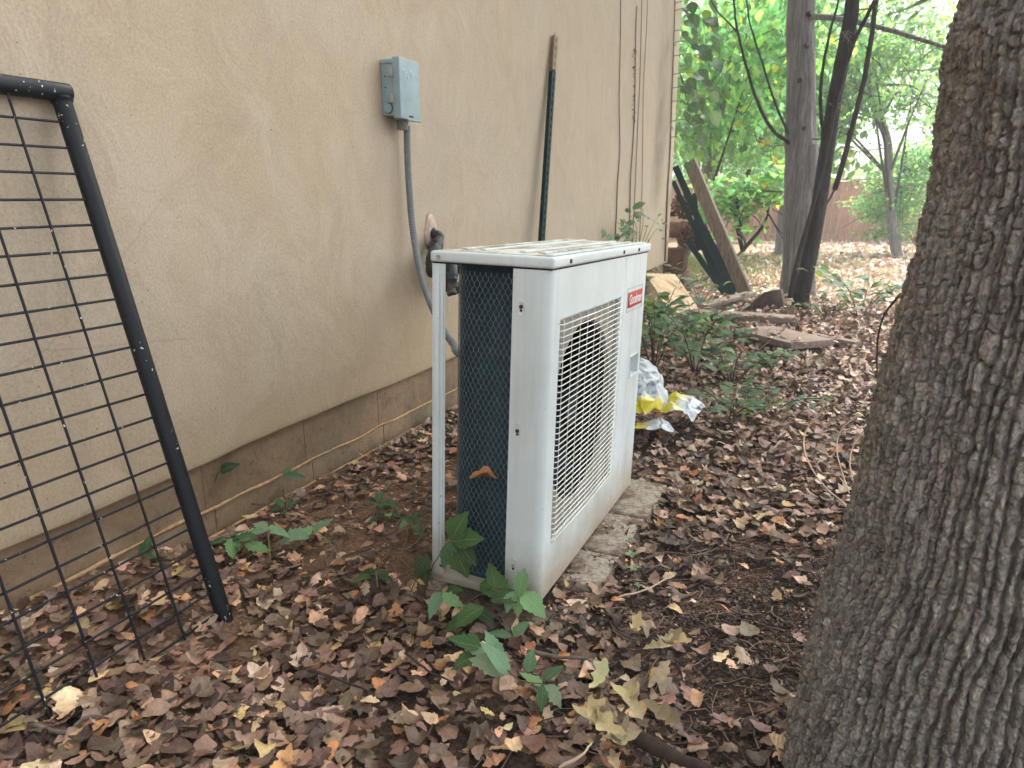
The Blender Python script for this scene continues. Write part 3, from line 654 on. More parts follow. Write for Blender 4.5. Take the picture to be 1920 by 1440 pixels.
for z in (bh*.76, bh*.33):
    l_ = MB().box(.038, .050, -.006, .002, z-.014, z+.016).obj('latch', STEEL, box, bevel=.002)
    MB().box(.052, .058, -.010, -.001, z-.016, z+.016).obj('latch_tongue', STEEL, l_, bevel=.001)
MB().cyl((.028, -.001, bh*.175), (.028, .004, bh*.175), .017, 24).obj('knockout', GREY, box, smooth=True)
kr = MB(); kr.tube([(.028+.0185*math.cos(t), .003, bh*.175+.0185*math.sin(t)) for t in np.linspace(0, 2*math.pi, 25)], .0012, 5); kr.obj('knockout_ring', DARK, box, smooth=True)
for z in (bh*.70, bh*.52): MB().cyl((.018, .0025, z), (.018, .0042, z), .003, 8).obj('rivet_hole', DARK, box)
MB().cyl((.045, bw*.5, -.035), (.045, bw*.5, .0), .021, 16, .024).obj('connector', simple('connector_grey', lin(112, 114, 114), .5), box, smooth=True)
# conduit
PX = [onx(763, 236, -1.555), onx(764, 290, -1.56), onx(767, 350, -1.56), onx(774, 430, -1.55), onx(788, 510, -1.50), onx(806, 565, -1.42), onx(828, 612, -1.32), onx(850, 645, -1.22), np.array([-1.10, 2.03, .50]), np.array([-.97, 2.10, .47]), np.array([-.88, 2.13, .47])]
PS = spline(PX, 60); rr = np.where(np.arange(len(PS)) % 4 < 2, .0138, .0126)
V, F = tube_np(PS, rr, 14); o = link('flexible_conduit', np_mesh('flexible_conduit', V, F), simple('conduit_grey', lin(112, 116, 118), .5, .35, .12, 60, .1))
tag(o, 'ribbed grey flexible conduit curving from the box down behind the unit', 'conduit')
# wrapped pipes leaving the wall
hp_ = onx(806, 438, -1.6)
pi_ = thing('pipe_bundle', 'black taped refrigerant pipes coming out of a patched hole in the wall', 'pipe', tuple(hp_))
BLK = simple('black_tape', (.012, .013, .015), .35, .5, .4, 30, .6, 0, .006)
q = MB(); n = 20
ringo = [(.001+.004*random.random(), .044*math.cos(t)*random.uniform(.9, 1.1), .085*math.sin(t)*random.uniform(.92, 1.08)) for t in np.linspace(0, 6.283, n, endpoint=False)]
ringi = [(.018, .032*math.cos(t), .065*math.sin(t)) for t in np.linspace(0, 6.283, n, endpoint=False)]
q.add(ringo+ringi, [(i, (i+1) % n, n+(i+1) % n, n+i) for i in range(n)]+[tuple(range(n, 2*n))])
q.obj('foam_patch', simple('pink_foam', lin(196, 172, 158), .9, .1, .15, 50, .5, 0, .006), pi_, smooth=True)
def lump(P, r, seed, name, mat, par):
    P = spline(P, 10); rr = r*(1+.18*fbm(np.arange(len(P))*.35, np.zeros(len(P)), seed, 2)); V, F = tube_np(P, rr, 14)
    V = V+.006*np.stack([vnoise(V[:, 0]*60, V[:, 1]*60, V[:, 2]*60+k_*9) for k_ in range(3)], -1)
    return link(name, np_mesh(name, V, F), mat, par)
def rel(u, v, x): return onx(u, v, x)-hp_
lump([(-.01, .01, -.0), rel(816, 440, -1.57), rel(822, 450, -1.545), rel(818, 464, -1.53)], .026, 1, 'taped_pipe', BLK, pi_)
lump([rel(818, 456, -1.55), rel(814, 480, -1.52), rel(813, 505, -1.50), np.array([.10, .03, -.24])], .029, 2, 'taped_pipe', BLK, pi_)
lump([rel(812, 480, -1.53), rel(824, 484, -1.50), np.array([.22, .05, -.16]), np.array([.56, .05, -.20]), np.array([.63, .0, -.24])], .032, 3, 'taped_pipe', BLK, pi_)
lump([rel(846, 480, -1.42), rel(846, 516, -1.40), rel(845, 530, -1.40)], .026, 5, 'taped_pipe', BLK, pi_)
lump([rel(845, 520, -1.40), rel(845, 540, -1.40), rel(849, 552, -1.39)], .019, 6, 'foam_sleeve', simple('grey_foam', lin(92, 88, 86), .9, .1, .3, 40, .4), pi_)
# green studded post leaning on the wall
pt, pb = onx(1043, 66, -1.575), onx(1018, 450, -1.52); dv = (pb-pt)/np.linalg.norm(pb-pt); ln = (pt[2]+.15)/(-dv[2])
tp = thing('metal_post', 'dark green studded metal fence post with unpainted tan top, upright behind the unit', 'fence post', tuple(pt))
GRN = speckled('green_enamel', (.005, .026, .025), lin(120, 130, 120), .74, 120, .6, .2, .05); TAN = simple('bare_post_top', lin(142, 124, 98), .7, .3, .3, 40, .2)
def tee(a, b, name, mat, par):
    m_ = MB(); m_.bar(a, b, .056, .004, (1, 0, 0)); o_ = np.array((-.016, 0, 0)); m_.bar(np.array(a)+o_, np.array(b)+o_, .004, .028, (1, 0, 0)); return m_.obj(name, mat, par)
tee((0, 0, 0), dv*.205, 'post_top', TAN, tp); sh_ = tee(dv*.2055, dv*ln, 'post_shaft', GRN, tp)
for i in range(46):
    a = dv*(.03+i*.045)+np.array((.0015, 0, 0)); MB().box(a[0], a[0]+.005, a[1]-.006, a[1]+.006, a[2]-.010, a[2]+.010).obj('stud', TAN if i < 4 else GRN, tp, bevel=.001, seg=1)

# ------------------------------------------------------------------ wire panel leaning on the wall at left
GB = speckled('black_pipe_paint', (.007, .009, .013), (.7, .68, .64), .69, 110, .5, .3, .12)
gt = np.array([-1.578, 1.088, 1.232]); gb = np.array([-1.262, 1.100, -.06]); gd = (gb-gt)/np.linalg.norm(gb-gt); gl = np.linalg.norm(gb-gt)
gp = thing('wire_panel', 'black pipe framed welded wire gate panel leaning against the stucco wall', 'gate panel', tuple(gt))
gyv = np.array([.012, -1, .0]); gyv /= np.linalg.norm(gyv); gyv = gyv-gd*(gyv@gd); gyv /= np.linalg.norm(gyv)
def tubeobj(name, P, r, par, n=16, mat=GB):
    return MB().tube(P, r, n).obj(name, mat, par, smooth=True)
R0 = .0195
tr_rail = MB().tube([gyv*-.024, gyv*-.020, gyv*1.2], [R0*.75, R0*1.04, R0*1.04], 18).obj('top_rail', GB, gp, smooth=True)
srail = tubeobj('side_rail', [gd*.012, gd*gl], R0, gp); tubeobj('side_rail', [gyv*1.18+gd*.012, gyv*1.18+gd*gl], R0, gp)
wd = MB().tube([gd*.017, gd*.024], [R0*1.22, R0*1.05], 16).obj('weld', GB, gp, smooth=True)
nrm = np.cross(gd, gyv); nrm *= np.sign(nrm[0])
for i in range(22):
    a = .066+i*.0561
    if a < gl-.02: tubeobj('horizontal_wire', [gd*a+gyv*.012+nrm*.0, gd*(a+.002*math.sin(i*2.1))+gyv*.6, gd*a+gyv*1.17], .0029, gp, 7)
for i in range(11):
    b = .118+i*.1035; tubeobj('vertical_wire', [gyv*b+gd*.01+nrm*.0045, gyv*(b+.003*math.sin(i*1.7))+gd*.6+nrm*.0045, gyv*b+gd*(gl-.01)+nrm*.0045], .0029, gp, 7)

# ------------------------------------------------------------------ near tree trunk with blocky bark
bk = Mat('blocky_bark', .95, .1); co = bk.coords(); cA, _ = bk.attr('Col'); nA = bk.noise(70, 6, .75, vec=bk.coords((1, 1, .5))); nB = bk.noise(9, 4, .6, vec=co)
nC = bk.noise(190, 4, .8, vec=bk.coords((1, 1, .6))); c = bk.mix(.85, cA, bk.mix(1, cA, bk.ramp(bk.math('ADD', bk.math('MULTIPLY', nA, .5), bk.math('MULTIPLY', nC, .5)), [(.36, .3), (.5, .95), (.66, 2.1)]), 'MULTIPLY')); c = bk.mix(bk.ramp(nB, [(.5, 0), (.75, .4)]), c, lin(150, 148, 136))
vo = bk.n('ShaderNodeTexVoronoi', feature='DISTANCE_TO_EDGE'); vo.inputs['Scale'].default_value = 95; wp_ = bk.n('ShaderNodeVectorMath', operation='ADD'); nv_ = bk.n('ShaderNodeTexNoise'); nv_.inputs['Scale'].default_value = 60; sc_ = bk.n('ShaderNodeVectorMath', operation='SCALE'); sc_.inputs['Scale'].default_value = .016; cz_ = bk.coords((1, 1, .55)); bk.l(nv_.outputs['Color'], sc_.inputs[0]); bk.l(cz_, wp_.inputs[0]); bk.l(sc_.outputs[0], wp_.inputs[1]); bk.l(wp_.outputs[0], vo.inputs['Vector'])
bk.color(c); pv1 = bk.bump(bk.ramp(vo.outputs['Distance'], [(0, 0), (.22, 1)]), .9, .004); pv2 = bk.bump(nA, .8, .008, pv1); bk.bump(nC, .8, .004, pv2); BARK = bk.m
tree = thing('tree', 'large near tree with dark blocky bark filling the right edge', 'tree', (0, 0, 0))
DIRS = [(.076, .99, -.85, 0)]
zk = np.array([-.3, -.05, .14, .36, .465, .74, .906, 1.02, 1.2, 1.264, 1.6, 2.5, 5.0, 7.0])
xl = np.array([-.10, .012, .030, .045, .068, .083, .100, .112, .104, .118, .135, .20, .40, .60])          # left silhouette as it stands
rad = np.array([.34, .265, .245, .225, .215, .205, .20, .195, .195, .19, .185, .175, .14, .10])
nzr = 980; Z = np.concatenate([np.linspace(-.15, 1.36, nzr), np.linspace(1.39, 7, 60)])
XL = np.interp(Z, zk, xl); RR = np.interp(Z, zk, rad)
k_ = np.ones(25)/25; XLs = np.convolve(np.pad(XL, 12, 'edge'), k_, 'valid'); RRs = np.convolve(np.pad(RR, 12, 'edge'), k_, 'valid')
cen = np.stack([XLs+RRs*1.02, 1.20+.10*(RRs-.2)+0*Z+.03*Z*0, Z], -1)
tc = math.atan2(-1.2, -.3)                                           # the side that faces the photographer
th = np.concatenate([np.linspace(tc-1.75, tc+.95, 360, endpoint=False), np.linspace(tc+.95, tc-1.75+2*math.pi, 44, endpoint=False)])
TH, ZZ = np.meshgrid(th, Z, indexing='ij'); RG = np.broadcast_to(RRs, TH.shape)
A = (TH-tc)*.21+.35*0*ZZ; 
wa = A + .006*fbm(A*7, ZZ*3, 1, 2) + .0026*fbm(A*60, ZZ*36, 2, 3) - .05*(ZZ-.6)*sstep(.8, 0, ZZ)
hz = ZZ + .007*fbm(A*45, ZZ*28, 4, 2)
cw = .0145
def colb(i): return (i+.26*vnoise(i*7.13, hz*2.2, 2)+.12*vnoise(i*3.7, hz*16, 6)+.10*vnoise(i*5.1, hz*55, 3))*cw
i0 = np.floor(wa/cw); best = None
ci = np.zeros_like(wa); dl = np.full_like(wa, 9.0)
for k_ in (-1, 0, 1):
    lo, hi = colb(i0+k_), colb(i0+k_+1); inn = (wa >= lo) & (wa < hi); ci = np.where(inn, i0+k_, ci); dl = np.where(inn, np.minimum(wa-lo, hi-wa), dl)
dl = np.where(dl > 5, 0, dl)
hl = .016+.026*h3(ci, 3.3); off = h3(ci, 9.1)*.1
j0 = np.floor((hz+off)/hl); dj = np.full_like(wa, 9.0); cj = np.zeros_like(wa)
for k_ in (-1, 0, 1):
    lo = (j0+k_+.38*(h3(ci, j0+k_)-.5)*1.6)*hl; hi = (j0+k_+1+.38*(h3(ci, j0+k_+1)-.5)*1.6)*hl; q_ = hz+off
    inn = (q_ >= lo) & (q_ < hi); cj = np.where(inn, j0+k_, cj); dj = np.where(inn, np.minimum(q_-lo, hi-q_), dj)
dj = np.where(dj > 5, 0, dj)
fv = sstep(.0002, .0042, dl+.0006*fbm(A*160, ZZ*110, 9, 2)); fh = sstep(0, .0030, dj+.0006*fbm(A*140, ZZ*140, 5, 2))
vdeep = .0140*(.86+.28*vnoise(ci*1.9, hz*3, 8)); hdeep = .0060*(.05+1.1*h3(ci, cj, 4.))
disp = -vdeep*(1-fv) - hdeep*(1-fh)*fv + .0050*(h3(ci, cj, 1.)-.5)*fv*fh + .0030*fbm(A*190, ZZ*110, 3, 3) + .004*fbm(A*12, ZZ*8, 7, 2) + .0035*np.minimum(dl/.008, 1)
rr = RG+disp+.012*fbm(np.cos(TH)*2, np.sin(TH)*2, ZZ*2.2, 2)
Vb = np.stack([cen[None, :, 0]+rr*np.cos(TH), cen[None, :, 1]+rr*np.sin(TH), ZZ], -1)
pc = h3(ci, cj, 6.)[..., None]; colr = (lin(146, 141, 134)*(1-pc)+lin(172, 167, 159)*pc); tone = (.88+.24*h3(ci, cj, 2.))[..., None]
colr = colr*tone
nT, nZ = TH.shape; i = np.arange(nT)[:, None]; j = np.arange(nZ-1)[None]; i2 = (i+1) % nT
Fb = np.stack([i*nZ+j, i2*nZ+j, i2*nZ+j+1, i*nZ+j+1], -1).reshape(-1, 4)
link('trunk', np_mesh('trunk', Vb.reshape(-1, 3), Fb, colr.reshape(-1, 3)), BARK, tree)

# ------------------------------------------------------------------ foliage helper
G = lambda *a: np.array(a)
PAL_LIT = [(G(.13, .25, .10), 4), (G(.12, .26, .14), 3), (G(.17, .28, .09), 2), (G(.09, .19, .11), 2.5), (G(.36, .26, .03), .22)]
PAL_COOL = [(G(.12, .22, .10), 3), (G(.15, .26, .11), 2), (G(.08, .16, .08), 2), (G(.19, .27, .07), 1)]
PAL_DEEP = [(G(.045, .10, .03), 3), (G(.06, .13, .035), 3), (G(.09, .16, .04), 1), (G(.03, .07, .025), 2)]
def crown_batch(blobs, n, L0, L1, pal, kind='small', per=16, spread=.22, droop=.7, seed=1, flat=.35):
    r = np.random.default_rng(seed); vols = np.array([b[1][0]*b[1][1]*b[1][2] for b in blobs]); Pc = []
    nc = max(1, n//per)
    for b, v in zip(blobs, vols/vols.sum()):
        m = max(1, int(nc*v)); d = r.standard_normal((m, 3)); d /= np.linalg.norm(d, axis=1, keepdims=True); rad_ = r.random((m, 1))**.45
        Pc.append(np.array(b[0])+d*rad_*np.array(b[1]))
    Pc = np.vstack(Pc); P = np.repeat(Pc, per, 0)+r.standard_normal((len(Pc)*per, 3))*np.array([spread, spread, spread*flat])
    m = len(P); L = r.uniform(L0, L1, m)
    R = eul(r.uniform(0, 6.283, m), -droop+r.normal(0, .45, m), r.normal(0, .5, m))
    shade = np.repeat(.75+.5*r.random(len(Pc)), per)[:, None]
    return leaf_batch(kind, P, R, L, L*r.uniform(.55, .85, m), palette(pal, m, .2, r)*shade, .15, r.normal(-.2, .3, m), r.normal(0, .3, m), .01, seed)
def crown(name, parent, Bs, mat=None):
    return link(name, np_mesh(name, *join_batches(Bs)), mat or LEAF_CROWN, parent, 'stuff')

# ------------------------------------------------------------------ the two trunks at the middle distance
gbk = Mat('furrowed_grey_bark', .95, .1); wv = gbk.noise(46, 6, .7, vec=gbk.coords((1, 1, .06)), dist=.8); nb_ = gbk.noise(5, 4, vec=gbk.coords((1, 1, .6)))
c = gbk.ramp(wv, [(.3, lin(70, 68, 70)), (.5, lin(126, 123, 123)), (.72, lin(168, 165, 162))]); gbk.color(gbk.mix(gbk.ramp(nb_, [(.4, 0), (.7, .4)]), c, lin(92, 84, 82))); gbk.bump(wv, .9, .03); GBARK = gbk.m
dbk = Mat('dark_smooth_bark', .9, .15); wv = dbk.noise(26, 5, .65, vec=dbk.coords((1, 1, .3))); dbk.color(dbk.ramp(wv, [(.3, lin(40, 37, 38)), (.7, lin(76, 70, 68))])); dbk.bump(wv, .5, .012); DBARK = dbk.m
def trunk_mesh(name, P, r, n, amp, fx, seed, mat, parent):
    P = spline(P, 14); r = np.interp(np.linspace(0, 1, len(P)), np.linspace(0, 1, len(r)), r); V, F = tube_np(P, r, n); m = len(P)
    an = np.tile(np.arange(n)/n*2*np.pi, m); hh = np.repeat(np.cumsum(np.r_[0, np.linalg.norm(np.diff(P, axis=0), axis=1)]), n)
    dd_ = amp*fbm(np.cos(an)*fx+seed, np.sin(an)*fx, hh*2.2, 3); Cn = np.repeat(P, n, 0); V = Cn+(V-Cn)*(1+dd_)[:, None]
    return link(name, np_mesh(name, V, F), mat, parent)
t2 = thing('tree', 'grey furrowed tree trunk standing in the middle distance', 'tree', (0, 0, 0))
base = np.array([-.31, 8.05, -.1]); yt = 8.05
trunk_mesh('trunk', [base, ony(1494, 560, yt), ony(1497, 500, yt), ony(1500, 430, yt), ony(1501, 300, yt), ony(1501, 220, yt), ony(1502, 100, yt), ony(1503, 0, yt), np.array([-.55, 8.05, 4.6]), np.array([-.6, 8.1, 7.5])], [.25, .19, .165, .160, .158, .140, .130, .125, .12, .09], 40, .08, 4, 3, GBARK, t2)
MB().tube(spline([ony(1512, 380, 8.0), ony(1519, 310, 7.98), ony(1520, 272, 7.98)], 5), .07, 12).obj('burl', GBARK, t2, smooth=True)
for zz, sx in ((2.95, .09), (2.55, .06), (2.05, -.02), (1.75, .02)):
    b_ = np.array(ony(1502+sx*160, {2.95: 25, 2.55: 85, 2.05: 150, 1.75: 240}[zz], 7.93)); MB().tube([b_+[0, .03, 0], b_+[.01, -.02, -.01], b_+[.012, -.035, -.02]], [.03, .022, .012], 10).obj('branch_stub', DBARK, t2, smooth=True)
def branch(tree_, P, r0, r1, mat=DBARK, n=7):
    P = spline(P, 8); k = len(P); return link('branch', np_mesh('branch', *tube_np(P+.004*np.stack([vnoise(np.arange(k)*.7, np.zeros(k), q_*3.) for q_ in range(3)], -1), np.linspace(r0, r1, k), n)), mat, tree_)
y8 = 7.95
branch(t2, [ony(1480, 268, y8), ony(1450, 245, y8-.1), ony(1420, 190, y8-.15), ony(1395, 110, y8-.2), ony(1380, 40, y8-.2), ony(1372, -40, y8-.2)], .020, .009)
branch(t2, [ony(1383, 60, y8-.2), ony(1345, 20, y8-.3), ony(1325, -20, y8-.3)], .009, .004)
branch(t2, [ony(1478, 250, y8), ony(1458, 205, y8-.1), ony(1430, 120, y8-.2), ony(1405, 40, y8-.2), ony(1398, -30, y8-.2)], .014, .006)
branch(t2, [ony(1524, 30, y8), ony(1600, 40, y8), ony(1680, 60, y8-.2), ony(1760, 85, y8-.4), ony(1900, 120, y8-.5)], .030, .012, GBARK)
branch(t2, [ony(1524, 260, y8), ony(1560, 262, y8-.2), ony(1600, 245, y8-.2)], .008, .003)
t3 = thing('tree', 'slim dark leaning tree trunk in front of the grey trunk', 'tree', (0, 0, 0))
y7 = 6.9; pb3 = np.array([-.21, 6.9, -.08])
trunk_mesh('trunk', [pb3, ony(1502, 560, y7), ony(1528, 430, y7), ony(1548, 300, y7), ony(1566, 180, y7), ony(1594, 40, y7), ony(1612, -60, y7), np.array([.22, 6.9, 4.6]), np.array([.35, 6.9, 6])], [.085, .072, .064, .060, .058, .058, .054, .05, .04], 22, .05, 2.5, 8, DBARK, t3)
branch(t3, [ony(1532, 360, y7-.05), ony(1500, 470, y7-.12), ony(1481, 560, y7-.15)], .018, .026)
branch(t3, [ony(1532, 360, y7-.05), ony(1552, 262, y7-.1), ony(1575, 160, y7-.1), ony(1600, 80, y7-.1), ony(1640, 0, y7-.15), ony(1660, -50, y7)], .028, .012)
branch(t3, [ony(1545, 280, y7), ony(1538, 180, y7-.1), ony(1552, 80, y7-.1), ony(1575, -10, y7)], .018, .008)
branch(t3, [ony(1566, 355, y7), ony(1592, 260, y7-.1), ony(1620, 150, y7-.15), ony(1640, 20, y7-.15), ony(1645, -40, y7)], .024, .018)
branch(t3, [ony(1536, 400, y7), ony(1560, 365, y7+.1), ony(1575, 330, y7+.1)], .012, .006)
for (u, v) in ((1588, 60), (1566, 195)):
    for q_ in range(7):
        a = ony(u+random.uniform(-8, 8), v, y7-.07); MB().tube([a, a+[random.uniform(-.03, .06), -.04, random.uniform(-.10, .02)], a+[random.uniform(-.06, .10), -.05, random.uniform(-.16, .0)]], [.006, .004, .001], 4).obj('bark_shred', TWIG if False else GBARK, t3)
rt_ = np.random.default_rng(77); L_ = []
for k_ in range(34):
    u, v = rt_.uniform(1340, 1740), rt_.uniform(0, 330); y_ = rt_.uniform(8.5, 12); a_ = np.array(ony(u, v, y_)); d_ = np.array([rt_.uniform(-1, 1), rt_.uniform(-.5, .5), rt_.uniform(-.1, .6)]); ln_ = rt_.uniform(.4, 1.1)
    P_ = spline([a_, a_+d_*ln_*.5+[0, 0, rt_.uniform(-.06, .06)], a_+d_*ln_], 6); L_.append((P_, np.linspace(.007, .002, len(P_))))
    for q_ in range(3): b_ = P_[4+3*q_ if 4+3*q_ < len(P_) else -1]; L_.append((spline([b_, b_+rt_.uniform(-.14, .14, 3), b_+rt_.uniform(-.3, .3, 3)], 4), np.linspace(.004, .0015, 9)))
link('twigs', tubes_mesh('twigs', L_, 4), DBARK, t3, 'stuff')
# leaning stem leaves and canopy high above the photograph's edge (their shade falls on the house side)
crown('crown', t2, [crown_batch([((-.2, 7.6, 6.4), (3.2, 2.8, 1.5)), ((.9, 5.0, 5.8), (3.0, 2.4, 1.1)), ((2.6, 6.5, 6.2), (2, 2, 1))], 13000, .11, .18, PAL_DEEP, 'small', 14, .25, .5, 21)])
crown('crown', tree, [crown_batch([((.9, 2.2, 5.6), (2.6, 2.0, 1.1)), ((2.2, .6, 5.8), (1.6, 1.6, .9))], 5000, .11, .18, PAL_DEEP, 'small', 14, .25, .5, 22)])
for a, b in ((0, (1.3, .5)), (1, (-1.2, 1.6)), (2, (1.6, -.4)), (3, (-.4, 3))): branch(tree, [(.42, 1.2, 3.6+.2*a), (.42+b[0]*.5, 1.2+b[1]*.5, 4.5+.1*a), (.42+b[0], 1.2+b[1], 5.3)], .06, .02)

# ------------------------------------------------------------------ fence at the back of the yard
wm = Mat('red_cedar', .9, .15); a = wm.noise(5, 6, .65, vec=wm.coords((6, 6, .6)), dist=.6); cR = wm.n('ShaderNodeObjectInfo'); 
c = wm.ramp(a, [(.3, lin(124, 92, 74)), (.55, lin(172, 134, 112)), (.75, lin(196, 160, 138))]); hh_ = wm.n('ShaderNodeHueSaturation'); wm.l(c, hh_.inputs['Color']); wm.l(wm.math('ADD', wm.math('MULTIPLY', cR.outputs['Random'], .5), .72), hh_.inputs['Value']); wm.color(hh_.outputs[0]); wm.bump(a, .4, .006); CEDAR = wm.m
fa, fb_ = np.array([-9.0, 18.2, 0.]), np.array([9.0, 20.9, 0.]); fd = (fb_-fa)/np.linalg.norm(fb_-fa); fl = np.linalg.norm(fb_-fa)
fence = thing('wooden_fence', 'reddish brown wooden picket fence closing the back of the yard', 'fence', tuple(fa)); fence.rotation_euler = (0, 0, math.atan2(fd[1], fd[0]))
FH = 1.52; pmes = []
for k_ in range(4):
    m_ = MB(); m_.box(-.068, .068, -.009, .009, .10, FH-.03+.006*k_); pmes.append(m_.mesh('picket', bevel=.004, seg=1)); pmes[-1].materials.append(CEDAR)
n = int(fl/.1405)
for i in range(n):
    o = link('picket', pmes[i % 4], None, fence); o.location = (.07+i*.1405, .012*math.sin(i*2.3), -.01*((i*7) % 3)); o.rotation_euler = (0, .006*math.sin(i*1.3), 0)
for z in (.20, .80, 1.36): MB().box(0, fl, .02, .06, z-.045, z+.045).obj('rail', CEDAR, fence)
MB().box(0, fl, -.018, .002, .02, .17).obj('kick_board', CEDAR, fence); MB().box(0, fl, -.045, .05, FH-.02, FH+.018).obj('cap_board', CEDAR, fence)
MB().box(0, fl, -.024, -.010, .19, .215).obj('trim_strip', CEDAR, fence)
for i in range(8): MB().box(i*2.4+.1, i*2.4+.19, .065, .155, -.2, FH-.03).obj('post', CEDAR, fence)
# pale neighbouring house beyond
nb = thing('neighbour_house', 'pale house roof glimpsed above the fence at the back', 'house', (1.5, 29, 0)); rz = simple('pale_roof', lin(196, 178, 172), .9, .1, .12, 6, .2)
MB().box(-6, 6, 0, 7, 0, 1.75).obj('wall', simple('pale_siding', lin(190, 180, 165), .8), nb)
MB().add([(-6.4, -.5, 1.65), (6.4, -.5, 1.65), (6.4, 3.5, 3.1), (-6.4, 3.5, 3.1), (-6.4, 7.5, 1.65), (6.4, 7.5, 1.65)], [(0, 1, 2, 3), (3, 2, 5, 4), (0, 3, 4), (1, 5, 2), (0, 4, 5, 1)]).obj('roof', rz, nb)
# ------------------------------------------------------------------ background trees
def bgtree(label, P, r, blobs, n, L0, L1, pal, seed, droop=.7, kind='small', per=16, spread=.24, limbs=6):
    t = thing('tree', label, 'tree', (0, 0, 0), 'trees at the back of the yard'); trunk_mesh('trunk', P, r, 14, .08, 2.5, seed, GBARK, t)
    top = np.array(P[-2]); rr_ = np.random.default_rng(seed); L_ = []
    for k_ in range(limbs):
        b = blobs[k_ % len(blobs)]; e = np.array(b[0])+rr_.uniform(-.8, .8, 3)*np.array(b[1]); s_ = np.array(P[1+k_ % (len(P)-1)], float)
        mid = (s_+e)/2+rr_.uniform(-.2, .2, 3)+[0, 0, .15]; L_.append((spline([s_, mid, e], 6), np.linspace(.03, .006, 13)))
        for q_ in range(3): e2 = e+rr_.uniform(-.7, .7, 3); L_.append((spline([mid*.5+e*.5, (mid+e2)/2, e2], 4), np.linspace(.010, .003, 9)))
    link('limbs', tubes_mesh('limbs', L_, 5), DBARK, t, 'stuff'); crown('crown', t, [crown_batch(blobs, n, L0, L1, pal, kind, per, spread, droop, seed)]); return t
q = lambda u, v, y: tuple(ony(u, v, y))
bgtree('leafy tree with a slim trunk just right of the house corner', [(-2.42, 12.0, -.1), q(1318, 400, 12), q(1326, 320, 12), q(1336, 270, 12), q(1352, 200, 12), q(1375, 60, 12)], [.13, .12, .10, .09, .07, .04],
       [(q(1330, 180, 11.5), (1.0, 1.0, .9)), (q(1420, 120, 11), (.9, 1.0, .9)), (q(1400, 250, 11.5), (.8, .9, .55)), (q(1310, 40, 12), (1.2, 1.2, .8)), (q(1450, 20, 11), (1.0, 1.0, .7))], 3400, .11, .18, PAL_LIT, 31, .95, 'broad')
bgtree('low light green sapling in front of the fence, left of the grey trunk', [(-1.62, 9.4, -.1), q(1392, 470, 9.4), q(1388, 430, 9.4), q(1395, 370, 9.4), q(1405, 320, 9.4)], [.020, .018, .015, .012, .006],
       [(q(1400, 360, 9.3), (.55, .6, .20)), (q(1440, 335, 9.3), (.45, .5, .18)), (q(1350, 390, 9.3), (.40, .4, .16)), (q(1375, 425, 9.4), (.30, .35, .08)), (q(1450, 372, 9.2), (.20, .3, .06))], 800, .08, .14, PAL_LIT, 32, .25, 'broad', 10, .12, 5)
bgtree('crooked tree with sparse twigs behind the leaning dark trunk', [(1.15, 15.0, -.1), q(1672, 420, 15), q(1666, 330, 15), q(1664, 265, 15), q(1650, 225, 15), q(1630, 160, 15), q(1605, 60, 15)], [.10, .085, .075, .07, .065, .055, .04],
       [(q(1640, 100, 14.5), (1.4, 1.2, .9)), (q(1700, 60, 14), (1.0, 1.0, .8)), (q(1560, 120, 15), (1.0, 1.0, 1.1)), (q(1580, 240, 15), (.7, .8, .7)), (q(1700, 200, 15), (.9, .8, .5))], 4400, .08, .14, PAL_COOL, 33, .5, 'small', 14, .26, 16)
bgtree('small bushy tree hanging over the fence beside the big trunk', [(1.75, 16.2, -.1), q(1690, 400, 16.2), q(1695, 330, 16.2), q(1700, 270, 16.2)], [.07, .06, .05, .03],
       [(q(1675, 385, 15.6), (.8, .7, .33)), (q(1690, 330, 15.8), (.8, .7, .35)), (q(1668, 432, 15.4), (.5, .5, .18)), (q(1720, 300, 16), (.6, .6, .4))], 5600, .06, .10, PAL_LIT, 34, .4, 'small', 18, .15, 8)
bgtree('tall tree with drooping leaves behind the grey trunk', [(-.9, 14.5, -.1), (-.9, 14.5, 1.2), (-.8, 14.4, 2.4), (-.6, 14.2, 3.6), (-.5, 14, 5)], [.12, .11, .10, .08, .05],
       [(q(1480, 60, 13.5), (1.3, 1.2, 1.0)), (q(1440, 200, 14), (1.1, 1.0, .8)), (q(1540, 180, 14.5), (.9, .9, .9)), (q(1500, 290, 14.5), (1.1, .9, .4))], 3400, .12, .20, PAL_LIT, 35, .95, 'broad')
bgtree('rounded yellow green tree beyond the fence', [(-3.6, 23, -.1), (-3.6, 23, 1.6), (-3.5, 23, 3), (-3.4, 23, 4.5)], [.16, .15, .12, .07],
       [((-3.5, 23, 2.6), (2.2, 1.5, 1.3)), ((-1.6, 23.5, 3.2), (1.8, 1.5, 1.4)), ((-4, 23, 4.6), (2.5, 2, 1.3))], 7000, .13, .22, PAL_LIT, 36, .7)
bgtree('dark green tree beyond the fence behind the sparse twigs', [(3.4, 25, -.1), (3.4, 25, 1.6), (3.4, 25, 3), (3.4, 25, 4.5)], [.16, .15, .12, .07],
       [((3.6, 25, 4.0), (2.2, 1.5, 1.2)), ((.6, 26, 4.9), (2.4, 1.6, 1.0)), ((4.5, 25, 2.4), (1.4, 1.2, .9))], 5200, .13, .22, PAL_COOL, 37, .7)
woods = crown_batch([((x_, 33+3*math.sin(x_), 3.0+.8*math.sin(x_*1.7)), (2.6, 2.0, 2.4)) for x_ in (-22, -19, -16, -13, -10, -7.4, -5, -2.4, 5.0, 8, 11, 14, 17, 20, 23)], 9000, .3, .55, PAL_LIT, 'small', 18, .5, .6, 40)
o = crown('far_woods', None, [woods]); tag(o, 'far leafy woods closing the view behind the fence', 'woods')

